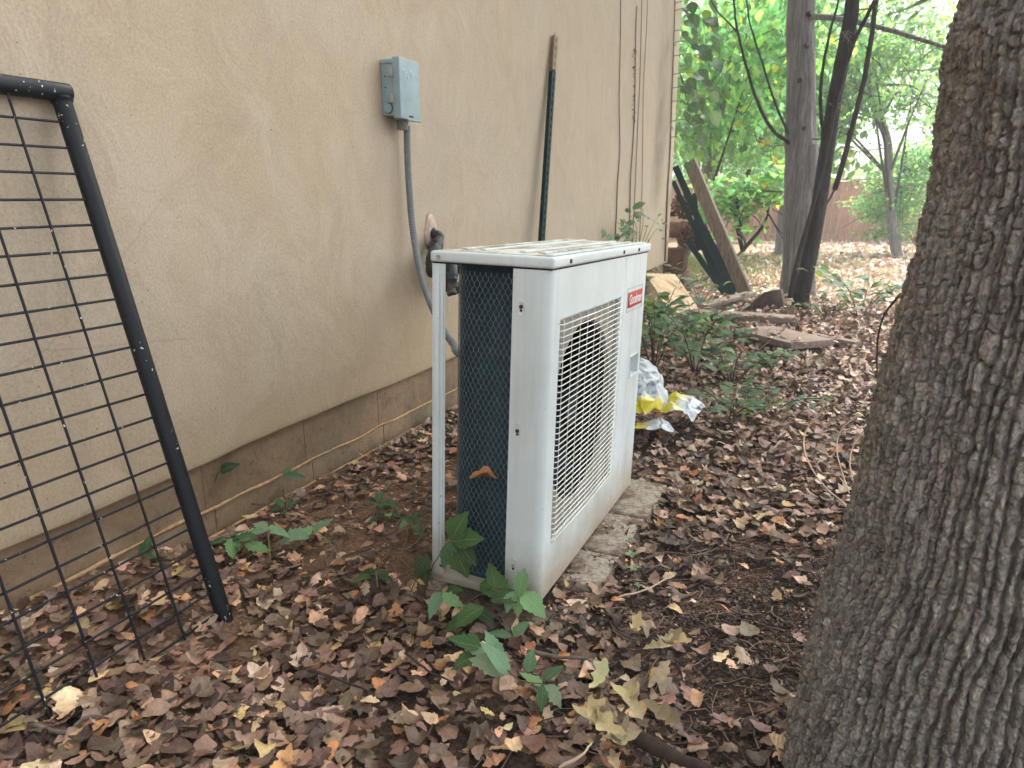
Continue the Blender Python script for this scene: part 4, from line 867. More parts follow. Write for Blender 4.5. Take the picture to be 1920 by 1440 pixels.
# ------------------------------------------------------------------ junk pile by the house corner
wd_ = Mat('weathered_wood', .9, .15); a = wd_.noise(7, 6, .65, vec=wd_.coords((9, 9, .7)), dist=.5); wd_.color(wd_.ramp(a, [(.3, lin(94, 85, 75)), (.5, lin(132, 122, 110)), (.75, lin(160, 150, 138))])); wd_.bump(a, .4, .005); WOOD = wd_.m
wd_ = Mat('grey_board', .9, .15); a = wd_.noise(9, 6, .65, vec=wd_.coords((.8, 7, 7)), dist=.5); wd_.color(wd_.ramp(a, [(.3, lin(98, 86, 78)), (.5, lin(132, 116, 106)), (.75, lin(160, 144, 134))])); wd_.bump(a, .4, .005); BOARD = wd_.m
def barthing(name, label, cat, a, b, wdt, tht, mat, up, group=None, bevel=.004):
    a, b = np.array(a), np.array(b); m_ = MB().bar(a-a, b-a, wdt, tht, up); o = m_.obj(name, mat, bevel=bevel); o.location = tuple(a); return tag(o, label, cat, group)
lb_ = np.array(ony(1405, 566, 7.6)); lb_[2] = -.02; lt = q(1293, 302, 7.72)
barthing('lumber_board', 'long weathered lumber board leaning against the house corner', 'board', lb_, lt, .145, .04, WOOD, (-.5, -.85, .15))
def leanpost(u0, v0, u1, v1, y, label, wdt=.05):
    a, b = np.array(q(u0, v0, y)), np.array(q(u1, v1, y)); o = bpy.data.objects.new('metal_post', None)
    m_ = MB(); m_.bar(a-a, b-a, wdt, .006, (.3, -.95, .1)); m_.bar(np.array((0, .018, 0)), b-a+[0, .018, 0], .006, .036, (.3, -.95, .1)); o = m_.obj('metal_post', GRN); o.location = tuple(a); return tag(o, label, 'fence post', 'green posts leaning in the junk pile')
leanpost(1266, 312, 1374, 556, 7.80, 'longest dark green post leaning beside the lumber board', .07)
leanpost(1262, 340, 1352, 540, 7.86, 'dark green post leaning closest to the house corner')
leanpost(1288, 450, 1362, 556, 7.76, 'short dark green post at the flattest slant in the junk pile', .06)
leanpost(1302, 362, 1310, 470, 7.94, 'nearly upright dark green post stub in the junk pile', .05)
leanpost(1312, 425, 1380, 560, 7.90, 'wide dark green post right behind the lumber board', .13)
TERRA = simple('brown_clay', lin(128, 98, 86), .8, .2, .3, 12, .3); TDARK = simple('dark_clay', lin(104, 76, 66), .85, .2, .35, 10, .4)
a, b = np.array(q(1240, 430, 7.95)), np.array(q(1284, 432, 8.05)); o = MB().tube([a, a+(b-a)*.8, a+(b-a)*.82, b], [.085, .085, .10, .10], 20).obj('clay_pipe', TERRA, smooth=True); tag(o, 'brown clay pipe lying on the junk pile behind the house corner', 'pipe')
o = MB().box(-2.1, q(1287, 470, 7.95)[0], 7.8, 8.1, .26, .5).obj('clay_planter', TDARK, bevel=.02); tag(o, 'brown clay planter box under the clay pipe', 'planter')
o = MB().box(-2.1, q(1290, 490, 7.95)[0], 7.75, 8.15, -.05, .255).obj('clay_block', TDARK, bevel=.015); tag(o, 'dark clay block at the bottom of the junk pile', 'clay block')
for i, (u, v, rr_, lab) in enumerate(((1296, 440, .16, 'tangled brown root ball beside the clay pipe'), (1280, 388, .13, 'smaller brown root ball above the clay pipe'))):
    L_ = []; c0 = np.array(q(u, v, 8.05))
    for k_ in range(60):
        d0 = rng.standard_normal(3); d0 /= np.linalg.norm(d0); d1 = rng.standard_normal(3); d1 /= np.linalg.norm(d1); L_.append((spline([c0+d0*rr_, c0+(d0+d1)*rr_*.55+rng.normal(0, .02, 3), c0+d1*rr_], 5), rng.uniform(.006, .014)))
    o = link('root_ball', tubes_mesh('root_ball', L_, 5), TDARK); tag(o, lab, 'roots')
TAR = simple('dark_tarp', (.02, .022, .022), .7, .3, .4, 6, .6, 0, .02)
pl = [np.array(p_) for p_ in (onx(1210, 512, -1.52), onx(1266, 514, -1.40), onz(1312, 580, .06), onz(1262, 594, .06))]
nn = np.cross(pl[1]-pl[0], pl[3]-pl[0]); nn /= np.linalg.norm(nn); nn *= np.sign(nn[2])
m_ = MB().add([p_ for p_ in pl]+[p_-nn*.016 for p_ in pl], [(0, 1, 2, 3), (7, 6, 5, 4), (0, 4, 5, 1), (1, 5, 6, 2), (2, 6, 7, 3), (3, 7, 4, 0)])
ply = Mat('plywood', .85, .15); a = ply.noise(4, 6, .65, vec=ply.coords((1.5, 8, 1.5), rot=(0, 0, .6)), dist=1.2); ply.color(ply.ramp(a, [(.35, lin(140, 118, 92)), (.5, lin(178, 156, 126)), (.7, lin(194, 174, 146))]))
o = m_.obj('plywood_sheet', ply.m); tag(o, 'pale plywood sheet slanting from the wall behind the unit', 'plywood')
barthing('wood_plank', 'thin light plank lying under the foot of the leaning board', 'plank', onz(1318, 574, .10), onz(1408, 550, .12), .11, .035, WOOD, (0, 0, 1))
barthing('wood_plank', 'mossy grey plank lying flat left of the dark trunk', 'plank', onz(1300, 587, .11), onz(1490, 599, .11), .15, .05, BOARD, (0, 0, 1))
barthing('wood_plank', 'narrow dry plank half buried in leaves right of the flat board', 'plank', onz(1512, 628, .06), onz(1608, 646, .06), .07, .04, BOARD, (0, 0, 1))
barthing('wood_board', 'wide pinkish grey board lying flat on the leaves', 'board', onz(1412, 619, .095), onz(1524, 646, .095), .36, .045, BOARD, (0, 0, 1))
pA, pB = onz(1392, 584, .06), onz(1470, 578, .06)
o = MB().add([pA, pB, pB+[-.05, .12, .16], pA+[.16, .10, .17], pA+[0, .35, 0], pB+[0, .35, 0], pB+[-.05, .4, .13], pA+[.16, .4, .14]], [(0, 1, 2, 3), (4, 7, 6, 5), (0, 4, 5, 1), (1, 5, 6, 2), (2, 6, 7, 3), (3, 7, 4, 0)]).obj('wood_block', simple('dark_wood', lin(70, 56, 48), .9, .15, .3, 9, .4), bevel=.006); tag(o, 'dark wedge of wood lying beside the grey trunk', 'wood block')
bk_ = onz(1345, 478, .0); o = MB().tube([bk_+[0, 0, 0], bk_+[0, 0, .02], bk_+[0, 0, .20], bk_+[0, 0, .21]], [.09, .12, .14, .15], 20).obj('bucket', simple('blue_plastic', (.01, .06, .32), .4, .4, .15), smooth=True); tag(o, 'blue bucket standing far back beside the leaning board', 'bucket')
# grass patch in the yard
Bs = []; n = 2600; x = rng.normal(-1.7, .75, n); y = rng.uniform(9, 14, n); L = rng.uniform(.05, .12, n)
Bs = leaf_batch('tiny', np.stack([x, y, gz(x, y)], -1), eul(rng.uniform(0, 6.28, n), math.pi/2+rng.normal(0, .45, n), 0*x), L, L*.18, palette([(G(.16, .22, .06), 2), (G(.24, .27, .10), 1)], n), 0, .4, 0, .01, 3)
o = link('grass_patch', np_mesh('grass_patch', *Bs), LEAF_GREEN); o['kind'] = 'stuff'; tag(o, 'thin green grass patch in the open yard', 'grass')

# ------------------------------------------------------------------ plants made of leaves one can pick apart
def leafset(kind, pal, count, seed, L=1.0, wmin=.5, wmax=.7, cup=.25, bend=-.2, mat=None):
    out = []
    for i in range(count):
        r = np.random.default_rng(seed*100+i); B = leaf_batch(kind, np.zeros((1, 3)), np.eye(3)[None], L, L*r.uniform(wmin, wmax), palette(pal, 1, .15, r), cup*r.uniform(.3, 1.6), bend*r.uniform(-.5, 1.8), r.normal(0, .25), .012, seed*100+i)
        me = np_mesh('leaf', *B); me.materials.append(mat or LEAF_GREEN); out.append(me)
    return out
SET_PALE = leafset('elm', [(G(.22, .36, .20), 2), (G(.17, .30, .16), 2)], 8, 1)
SET_MID = leafset('elm', [(G(.10, .21, .09), 2), (G(.07, .16, .065), 2), (G(.13, .25, .11), 1)], 10, 2, wmin=.42, wmax=.60)
SET_DARK = leafset('elm', [(G(.042, .10, .03), 2), (G(.06, .125, .035), 2)], 8, 3)
SET_SHRUB = leafset('elm', [(G(.05, .11, .045), 3), (G(.075, .155, .06), 3), (G(.11, .20, .085), 1), (G(.13, .20, .03), .6)], 14, 4, wmin=.42, wmax=.6)
SET_VINE = leafset('elm', [(G(.08, .14, .075), 3), (G(.055, .11, .06), 3), (G(.14, .22, .05), 1.5)], 8, 5, wmin=.6, wmax=.85)
SET_OAK = leafset('oakd', [(lin(206, 190, 152), 2), (lin(188, 172, 138), 2), (lin(166, 150, 120), 1)], 10, 6, wmin=.42, wmax=.62, cup=.9, bend=.8, mat=LEAF_DRY)
STEM = simple('green_stem', lin(122, 128, 84), .7, .3, .2); BSTEM = simple('brown_stem', lin(92, 76, 62), .8, .2, .3)
def aim(d, nrm_, roll=0):
    yv = Vector(d).normalized(); zv = Vector(nrm_); zv = (zv-yv*zv.dot(yv)).normalized(); xv = yv.cross(zv)
    return Matrix((xv, yv, zv)).transposed().to_4x4()@Matrix.Rotation(roll, 4, 'Y')
def add_leaf(par, set_, p, d, nrm_, L, roll=0, Wf=1.0):
    o = link('leaf', random.choice(set_), None, par); o.matrix_local = Matrix.Translation(Vector(p))@aim(d, nrm_, roll)@Matrix.Diagonal((L*Wf, L, L, 1)); return o
def stem(par, P, r=.0016, mat=None, name='stem', n=5): 
    P = spline(P, 6); return link(name, np_mesh(name, *tube_np(P, np.linspace(r*1.2, r*.7, len(P)), n)), mat or STEM, par)
def seedling(label, base, heads, group='creeper seedlings around the unit', name='creeper_seedling'):
    """heads: (u, v, height above ground, leaf length, number, set, lean) - palmate groups on bent stems"""
    b = np.array(base); t = thing(name, label, 'plant', tuple(b), group)
    for (p, L, n_, set_, ph) in heads:
        p = np.array(p)-b; stem(t, [(0, 0, -.01), p*.45+[.0, 0, .02], p], .0015)
        for k_ in range(n_):
            a = ph+(k_-(n_-1)/2)*(2*math.pi/max(5, n_+.6))+random.uniform(-.2, .2); d = np.array([math.cos(a), math.sin(a), random.uniform(-.35, .35)]); 
            st_ = p+d*.008; add_leaf(t, set_, st_, d, (random.uniform(-.35, .35), random.uniform(-.6, .1), 1), L*random.uniform(.75, 1.15)*(1 if abs(k_-(n_-1)/2) < 1.2 else .8))
    return t
at = lambda u, v, z: onz(u, v, z)
seedling('creeper seedling with upright leaflets against the foundation', at(543, 958, .0), [(at(527, 893, .10), .075, 3, SET_MID, 1.6), (at(536, 950, .03), .06, 4, SET_MID, 3.4)])
seedling('dark leafy creeper seedling at the foot of the black panel', at(440, 1030, .03), [(at(432, 1005, .08), .085, 4, SET_MID, -.3), (at(452, 1020, .06), .075, 3, SET_MID, .4)])
seedling('pale green creeper seedling with folded leaflets beside the black panel', at(507, 1050, .02), [(at(502, 992, .08), .07, 4, SET_PALE, 2.2)])
seedling('pale drooping creeper leaf pair between panel and unit', at(640, 1045, .02), [(at(584, 1000, .06), .085, 3, SET_PALE, 2.6)])
seedling('grey green creeper seedling on the bare soil behind the pale leaf pair', at(700, 980, .0), [(at(708, 940, .06), .065, 4, SET_MID, 1.2), (at(722, 962, .03), .06, 3, SET_MID, -.6)])
seedling('five leaflet creeper seedling just left of the unit post', at(762, 1010, .0), [(at(770, 975, .05), .065, 5, SET_MID, .6)])
seedling('small dark creeper seedling lying flat on brown leaves', at(708, 1095, .03), [(at(703, 1078, .05), .062, 4, SET_DARK, 2.0)])
b = at(800, 1100, .01); t = thing('creeper', 'dark creeper climbing over the lower end of the unit coil', 'plant', tuple(b), 'creeper seedlings around the unit')
yc = 1.40
stem(t, [np.zeros(3), np.array(ony(812, 1060, yc))-b, np.array(ony(845, 1012, yc))-b], .0016, BSTEM)
for (u, v, du, dv_, L, s_) in ((846, 1012, .45, .8, .085, SET_DARK), (850, 1014, .9, .1, .08, SET_DARK), (846, 1016, .45, -.9, .10, SET_DARK), (842, 1015, -.2, -.9, .07, SET_MID), (858, 1018, .7, -.8, .075, SET_DARK)):
    p = np.array(ony(u, v, yc))-b; add_leaf(t, s_, p, RT*du+UP*dv_-FW*.15, -FW+UP*.5, L)
b = at(770, 1110, .01); t = thing('creeper', 'dark drooping creeper leaves left of the unit post foot', 'plant', tuple(b), 'creeper seedlings around the unit')
for (u, v, du, dv_, L) in ((800, 1040, -.4, -.9, .07), (795, 1050, .1, -1, .065)):
    p = np.array(ony(u, v, 1.44))-b; add_leaf(t, SET_DARK, p, RT*du+UP*dv_-FW*.2, -FW+UP*.8, L)
stem(t, [np.zeros(3), np.array(ony(798, 1042, 1.44))-b], .0014, BSTEM)
def sprig(label, base, leaves, group='creeper seedlings around the unit', name='creeper', stems=(), mat=None):
    b = np.array(base); t = thing(name, label, 'plant', tuple(b), group)
    for P in stems: stem(t, [np.array(p)-b for p in P], .0015, mat or BSTEM)
    for (p, d, n_, L, s_) in leaves: add_leaf(t, s_, np.array(p)-b, d, n_, L, random.uniform(-.2, .2))
    return t
def fl(u, v, z, du, dv_, L, s_, tilt=.5): return (at(u, v, z), RT*du+UP*dv_*.9+FW*dv_*.6, UP+(-FW)*tilt, L, s_)
sprig('two big pale creeper leaves at the front foot of the unit', at(824, 1112, .02), [fl(826, 1108, .05, -.35, -.9, .075, SET_PALE), fl(830, 1112, .05, .9, -.55, .065, SET_PALE), fl(832, 1110, .04, .9, .15, .05, SET_DARK)], stems=[[at(775, 1085, .01), at(800, 1105, .04), at(826, 1108, .05)]])
sprig('dark ragged creeper leaves spilling over the unit front edge', at(900, 1120, .03), [fl(900, 1092, .08, .75, -.35, .10, SET_DARK), fl(920, 1120, .07, .75, -.05, .085, SET_DARK), fl(905, 1135, .06, -.7, -.5, .085, SET_DARK), fl(890, 1150, .03, -.9, -.45, .085, SET_DARK), fl(930, 1105, .08, -.2, .7, .07, SET_DARK), fl(878, 1138, .04, .8, -.4, .08, SET_DARK)], stems=[[at(860, 1140, .02), at(890, 1120, .05), at(925, 1100, .08)]])
sprig('bright holed creeper leaves in front of the unit corner', at(975, 1120, .06), [fl(972, 1118, .09, .2, .95, .075, SET_MID, .8), fl(978, 1108, .09, .75, -.75, .085, SET_PALE, .9), fl(970, 1112, .08, .0, -1, .06, SET_MID, .9), fl(962, 1108, .08, -.35, -1, .055, SET_PALE, .9)], stems=[[at(930, 1105, .08), at(955, 1105, .09), at(975, 1112, .09)]])
sprig('fallen creeper spray of mixed pale and dark leaves on brown leaves', at(950, 1245, .03), [fl(905, 1215, .05, -.9, .2, .085, SET_DARK, .3), fl(900, 1225, .05, -.7, -.3, .07, SET_DARK, .3), fl(940, 1240, .05, -.5, .85, .075, SET_PALE), fl(955, 1262, .05, -.75, .75, .09, SET_PALE), fl(945, 1258, .05, -.9, .35, .08, SET_PALE), fl(920, 1225, .05, -.9, .1, .05, SET_PALE), fl(960, 1192, .04, -.9, .1, .06, SET_MID), fl(962, 1192, .04, .6, .5, .05, SET_MID), fl(990, 1260, .04, .2, .8, .05, SET_MID), fl(1020, 1275, .04, .75, .5, .05, SET_MID), fl(1022, 1282, .04, .5, -.6, .055, SET_PALE), fl(1018, 1282, .04, -.7, .3, .055, SET_MID), fl(1018, 1285, .04, -.1, -.9, .05, SET_MID)], stems=[[at(930, 1228, .05), at(980, 1240, .05), at(1055, 1252, .045)], [at(935, 1240, .05), at(975, 1275, .05), at(1022, 1282, .045)]])
for k_, (u, v, L, lab) in enumerate(((1180, 1012, .018, 'tiny bright seedling nearest the middle concrete block'), (1183, 1040, .020, 'tiny bright seedling in the middle of a row on dark soil'), (1190, 1066, .022, 'tiny bright seedling at the near end of a row on dark soil'), (1197, 1098, .014, 'tiniest bright seedling on the bare dark soil'))):
    p = at(u, v, .02); t = sprig(lab, p, [(p, (math.cos(a), math.sin(a), .3), (0, 0, 1), L, SET_PALE) for a in (.3, 2.0, 3.5, 5.0)], 'tiny seedlings in the bare soil', 'seedling', [[p-[0, 0, .03], p]], STEM)
sprig('single dark leaf stuck on the painted foundation', onx(420, 876, -1.632), [(onx(410, 884, -1.630), RT*.9+UP*.35, -FW, .065, SET_DARK)], None, 'creeper_leaf', [[onx(402, 905, -1.636), onx(410, 884, -1.630)]])
sprig('narrow green leaf behind the panel wires at the wall foot', onx(268, 1045, -1.58), [(onx(268, 1052, -1.57), RT*.25+UP*.9, -FW, .075, SET_MID), (onx(272, 1040, -1.56), RT*.6+UP*-.3, -FW+UP, .04, SET_MID)], None, 'creeper_leaf', [[onx(266, 1062, -1.58), onx(268, 1045, -1.57)]])
# runner vine on the ground along the wall
t = thing('runner_vine', 'thin brown runner vine lying along the wall foot towards the unit', 'vine', (0, 0, 0))
stem(t, [at(400, 955, .05), at(450, 945, .05), at(520, 950, .04), at(600, 972, .03), at(660, 990, .02), at(720, 1020, .02), at(770, 1070, .01)], .002, BSTEM)
t = thing('runner_vine', 'brown runner vine crossing the bare soil left of the unit post', 'vine', (0, 0, 0))
stem(t, [at(640, 1045, .02), at(690, 1025, .02), at(750, 990, .02), at(800, 950, .02)], .002, BSTEM)
# dead leaf on the coil, pale oak sprig
p = np.array(ony(880, 892, 1.445)); o = link('dead_leaf', np_mesh('dead_leaf', *leaf_batch('broad', np.zeros((1, 3)), np.eye(3)[None], .078, .044, lin(176, 124, 84), 1.1, -.2, .5, .03, 5)), LEAF_DRY); o.matrix_world = Matrix.Translation(p)@aim(RT-UP*.06, -FW*.5+UP*.85); tag(o, 'curled orange brown dead leaf caught on the coil mesh', 'leaf')
b = at(1160, 1340, .02); t = thing('oak_sprig', 'broken oak sprig with pale tan lobed leaves on the ground', 'leaf sprig', tuple(b))
stem(t, [np.array(at(1110, 1405, .02))-b, np.array(at(1165, 1340, .05))-b, np.array(at(1235, 1230, .03))-b], .0028, BSTEM)
for (u, v, z) in ((1110, 1300, .05), (1130, 1330, .06), (1150, 1345, .07), (1165, 1310, .06), (1180, 1360, .06), (1205, 1345, .05), (1215, 1290, .04), (1225, 1240, .03), (1230, 1205, .03), (1195, 1385, .05), (1125, 1390, .04), (1160, 1385, .05), (1100, 1345, .04), (1215, 1320, .05), (1145, 1405, .03), (1240, 1215, .02), (1175, 1415, .03)):
    p = np.array(at(u, v, z))-b; a = random.uniform(0, 6.28); add_leaf(t, SET_OAK, p, (math.cos(a), math.sin(a), random.uniform(-.2, .6)), (random.uniform(-.6, .6), random.uniform(-.8, .2), 1), random.uniform(.055, .09))
b = at(1195, 1200, .02); t = thing('oak_sprig', 'small pale oak twig with a few leaves beside the bare soil', 'leaf sprig', tuple(b)); stem(t, [np.array([-.05, 0, .01]), np.zeros(3), np.array([.06, .03, .02])], .0018, BSTEM)
for (u, v) in ((1185, 1195), (1215, 1190), (1235, 1205), (1205, 1215)): p = np.array(at(u, v, .03))-b; a = random.uniform(0, 6.28); add_leaf(t, SET_OAK, p, (math.cos(a), math.sin(a), .2), (.3, -.3, 1), .055)
# shrubs behind the unit
def shrub(label, x, y, h, sp_, n_, L, seed, set_=SET_SHRUB, name='shrub', group='low shrubs along the wall behind the unit', stems=4):
    n_ = int(n_*1.7); L *= 1.06; random.seed(seed); z0 = float(gz(x, y)); t = thing(name, label, 'shrub', (x, y, z0), group); per = n_//stems
    for k_ in range(stems):
        a = 6.28*k_/stems+random.uniform(-.5, .5); tip = np.array([math.cos(a)*sp_*random.uniform(.6, 1.1), math.sin(a)*sp_*random.uniform(.6, 1.1), h*random.uniform(.6, 1.05)]); mid = tip*.45+[0, 0, h*.22]
        P = spline([(0, 0, -.02), mid, tip], 8); stem(t, [(0, 0, -.02), mid, tip], .0035, BSTEM)
        for j in range(per):
            f = .3+.7*j/max(1, per-1); p = P[int(f*(len(P)-1))]; aa = a+(1.1 if j % 2 else -1.1)+random.uniform(-.5, .5); d = np.array([math.cos(aa), math.sin(aa), random.uniform(-.25, .45)]); L2 = L*random.uniform(.65, 1.15)
            add_leaf(t, set_, p+d*.02, d, (random.uniform(-.3, .3), random.uniform(-.5, .2), 1), L2)
    return t
shrub('bushy shrub pressed against the far end of the unit', -.92, 4.15, .50, .28, 40, .12, 1, stems=6)
shrub('leafy shrub rising just right of the unit above the plastic bag', -.68, 4.2, .36, .30, 44, .11, 2, stems=6)
shrub('wide low shrub spreading over the leaves beyond the bag', -.44, 4.0, .24, .36, 34, .10, 3, stems=5)
shrub('shrub in front of the plywood sheet', -1.15, 4.9, .44, .30, 34, .11, 4, stems=6)
shrub('shrub between the plywood sheet and the planks', -.92, 5.4, .24, .36, 24, .11, 5, stems=6)
shrub('shrub growing at the house corner over the plywood', -1.36, 6.9, .42, .24, 26, .12, 6, stems=6)
shrub('ground hugging shrub right of the bag corner', -.36, 3.25, .16, .24, 26, .085, 7, stems=4)
shrub('small ground hugging shrub farthest right of the bag', -.20, 3.55, .12, .22, 16, .08, 8, stems=3)
shrub('small shrub at the foot of the leaning posts', -1.15, 7.1, .24, .26, 14, .11, 9, stems=5)
shrub('broad leaved shrub right of the dark trunk', .28, 6.75, .42, .40, 44, .14, 10, stems=6, group='low plants near the trunks')
shrub('smaller shrub beside the dark trunk foot', .02, 6.5, .20, .30, 16, .10, 11, stems=3, group='low plants near the trunks')
# vines on the wall
def wallvine(label, pts, r, x=-1.592):
    t = thing('vine', label, 'vine', (0, 0, 0), 'dry vine stems on the stucco wall'); P = [onx(u, v, x) for u, v in pts]
    stem(t, [np.array([-1.585, P[-1][1]-.02, .0])]+P[::-1], r*.72, BSTEM); return t
wallvine('leftmost dry vine stem climbing the stucco wall', [(1164, -20), (1163, 90), (1161, 180), (1162, 280), (1158, 340), (1156, 400), (1154, 440)], .006)
v2 = wallvine('short hairy vine stem that stops below the frame edge', [(1194, 12), (1192, 60), (1190, 200), (1186, 280), (1182, 340), (1180, 440)], .007)
wallvine('middle thin vine stem next to the hairy one', [(1204, -20), (1200, 140), (1196, 230), (1190, 370), (1187, 440)], .005)
wallvine('rightmost thin vine stem of the wall group', [(1215, -20), (1212, 60), (1207, 150), (1205, 260), (1204, 350), (1200, 430)], .004)
for i in range(40):
    p = onx(1191-random.uniform(0, 5), random.uniform(90, 230), -1.588); MB().tube([p, p+[.01, random.uniform(-.05, .05), random.uniform(-.03, .03)]], [.0035, .001], 4).obj('rootlet', BSTEM, v2)
cv = thing('vine', 'dark vine along the house corner with leaves hanging out to the right', 'vine', (0, 0, 0))
stem(cv, [onx(u, v, -1.59) for u, v in ((1247, 490), (1251, 370), (1256, 290), (1260, 170), (1263, 90), (1266, -20))], .007, BSTEM)
random.seed(5)
for v in (-15, 20, 58, 105, 140, 165, 190, 228, 258, 5, 80):
    u0 = 1266-v*.04; a = onx(u0, v, -1.585); e = ony(1292+random.uniform(-6, 22), v+random.uniform(2, 14), 7.55); stem(cv, [a, (a+e)/2+[.02, 0, .03], e], .0035, BSTEM)
    for k_ in range(5):
        p = np.array(ony(1280+random.uniform(0, 58)*(1 if v < 190 else .7), v+random.uniform(0, 48), 7.5+random.uniform(-.15, .2)))
        add_leaf(cv, SET_VINE, p, (random.uniform(.1, .9), random.uniform(-.4, .4), random.uniform(-1.2, -.3)), (random.uniform(-.2, .6), -1, random.uniform(.2, .9)), random.uniform(.10, .17))
for (u, v) in ((1262, 75), (1258, 232)): add_leaf(cv, SET_VINE, onx(u, v, -1.57), (.3, -.5, -.6), (1, -.2, .3), .10)
# plant rising at the wall behind the unit
t = thing('wall_plant', 'spindly plant rising over the unit lid against the wall', 'plant', tuple(onx(1190, 500, -1.50))); b = onx(1190, 500, -1.50); random.seed(8)
for (u, v) in ((1130, 440), (1155, 415), (1180, 400), (1205, 390), (1235, 405), (1240, 425), (1172, 425), (1215, 420)):
    e = np.array(onx(u, v, -1.46))-b; stem(t, [np.zeros(3), e*.5+[.03, 0, .10], e], .003, STEM)
    for k_ in range(9 if u < 1200 else 4): add_leaf(t, SET_SHRUB, e*random.uniform(.75, 1.0)+np.array([random.uniform(-.04, .06), random.uniform(-.12, .12), random.uniform(-.08, .06)]), (random.uniform(-.2, .8), random.uniform(-1, 1), random.uniform(-.5, .2)), (.7, -.3, .8), random.uniform(.07, .13)*(1 if u < 1190 else .7))
# near blurred twig of the big tree at the top edge
t = thing('hanging_twig', 'pale out of focus leaf blades hanging at the top right edge', 'twig', tuple(ony(1800, -40, 1.0))); b = ony(1800, -40, 1.0)
SET_BLADE = leafset('blade', [(G(.16, .30, .10), 1)], 3, 9, wmin=.9, wmax=1.1)
for (u, v, u2, v2) in ((1800, -25, 1650, 38), (1800, -40, 1690, 46), (1780, -45, 1640, 10)):
    a_, e_2 = np.array(ony(u, v, .62)), np.array(ony(u2, v2, .66)); d = e_2-a_; add_leaf(t, SET_BLADE, a_-b, d, -FW+UP*.3, float(np.linalg.norm(d)), 0, 1.0)
stem(t, [np.zeros(3), np.array(ony(1805, -30, .62))-b], .002, BSTEM)

# ------------------------------------------------------------------ torn plastic bag
pb_ = Mat('printed_plastic', .35, .5); cA, _ = pb_.attr('Col'); nz_ = pb_.noise(14, 4, vec=pb_.coords((1, 1, 1))); pb_.color(cA); pb_.bump(nz_, .35, .02); BAG = pb_.m
bag = thing('plastic_bag', 'torn white and yellow plastic bag lying behind the unit', 'plastic bag', tuple(onz(1230, 790, .0))); bb = onz(1230, 790, .0)
def sheet(name, rows, cfun, amp, seed, nu=90, nv=90):
    rows = [spline(np.array(r_), nv//(len(r_)-1)+1)[:nv] for r_ in rows]; m_ = min(len(r_) for r_ in rows); A_ = np.array([r_[:m_] for r_ in rows])
    cols_ = np.array([spline(A_[:, j], nu//(len(rows)-1)+1) for j in range(m_)]).transpose(1, 0, 2); nu_, nv_ = cols_.shape[:2]
    V = cols_.reshape(-1, 3)-bb; f_ = amp*np.stack([1-2*np.abs(vnoise(V[:, 0]*16+k_*5, V[:, 1]*16+seed, V[:, 2]*16)) for k_ in range(3)], -1); f_ += amp*.4*np.stack([vnoise(V[:, 0]*45+k_*5, V[:, 1]*45+seed, V[:, 2]*45) for k_ in range(3)], -1)
    V = V+f_; uu, vv = np.meshgrid(np.linspace(0, 1, nu_), np.linspace(0, 1, nv_), indexing='ij'); return link(name, np_mesh(name, V, grid_faces(nu_, nv_), cfun(uu.ravel(), vv.ravel())), BAG, bag)
WHT, YEL, GRY = np.array([.40, .44, .47]), np.array([.55, .47, .03]), np.array([.17, .20, .23])
def cf_up(u, v):
    c_ = np.tile(WHT*.92, (len(u), 1)); g_ = ((np.sin(u*60+3*vnoise(v*3, u*2)) > .2) & (vnoise(v*26, u*12) > -.1) & (u > .28) & (u < .75) & (v > .15) & (v < .75)); c_[g_] = GRY
    k_ = sstep(.72, .86, u+.1*vnoise(v*4, u*3))[:, None]; return c_*(1-k_)+YEL*k_
def cf_mid(u, v):
    k_ = sstep(.42, .78, v+.12*vnoise(u*4, v*3))[:, None]; c_ = YEL*(1-k_)+WHT*1.1*k_; g_ = (v > .9) & (u > .3) & (u < .5); c_[g_] = .05
    w_ = ((u > .4) & (v > .25) & (v < .45) & (vnoise(u*5, v*9) > -.2)); c_[w_] = np.array([.5, .47, .52]); return c_
def cf_low(u, v):
    k_ = sstep(.15, .4, v)[:, None]; c_ = YEL*(1-k_)+WHT*.95*k_; g_ = (np.abs(v-.66) < .035); c_[g_] = GRY*.7; return c_
yb_ = lambda u, v, y: list(ony(u, v, y))
sheet('upper_flap', [[yb_(1170, 668, 3.05), yb_(1205, 676, 3.1), yb_(1226, 690, 3.15)], [yb_(1170, 700, 2.95), yb_(1215, 702, 3.0), yb_(1243, 716, 3.1)], [yb_(1165, 735, 2.85), yb_(1205, 738, 2.9), yb_(1255, 742, 3.05)], [yb_(1160, 778, 2.8), yb_(1200, 775, 2.85), yb_(1250, 765, 3.0)]], cf_up, .012, 2)
sheet('middle_flap', [[yb_(1205, 762, 3.1), yb_(1250, 741, 3.15), yb_(1288, 738, 3.2), yb_(1323, 765, 3.2)], [yb_(1208, 768, 2.98), yb_(1252, 755, 3.0), yb_(1285, 758, 3.05), yb_(1314, 778, 3.1)], [yb_(1212, 774, 2.92), yb_(1254, 772, 2.95), yb_(1280, 775, 2.98), yb_(1298, 792, 3.0)]], cf_mid, .012, 5)
sheet('lower_flap', [[yb_(1180, 798, 2.9), yb_(1215, 790, 2.9), yb_(1240, 786, 2.92), yb_(1266, 810, 2.95)], [yb_(1182, 806, 2.78), yb_(1215, 806, 2.78), yb_(1240, 808, 2.8), yb_(1264, 814, 2.85)]], cf_low, .008, 9)

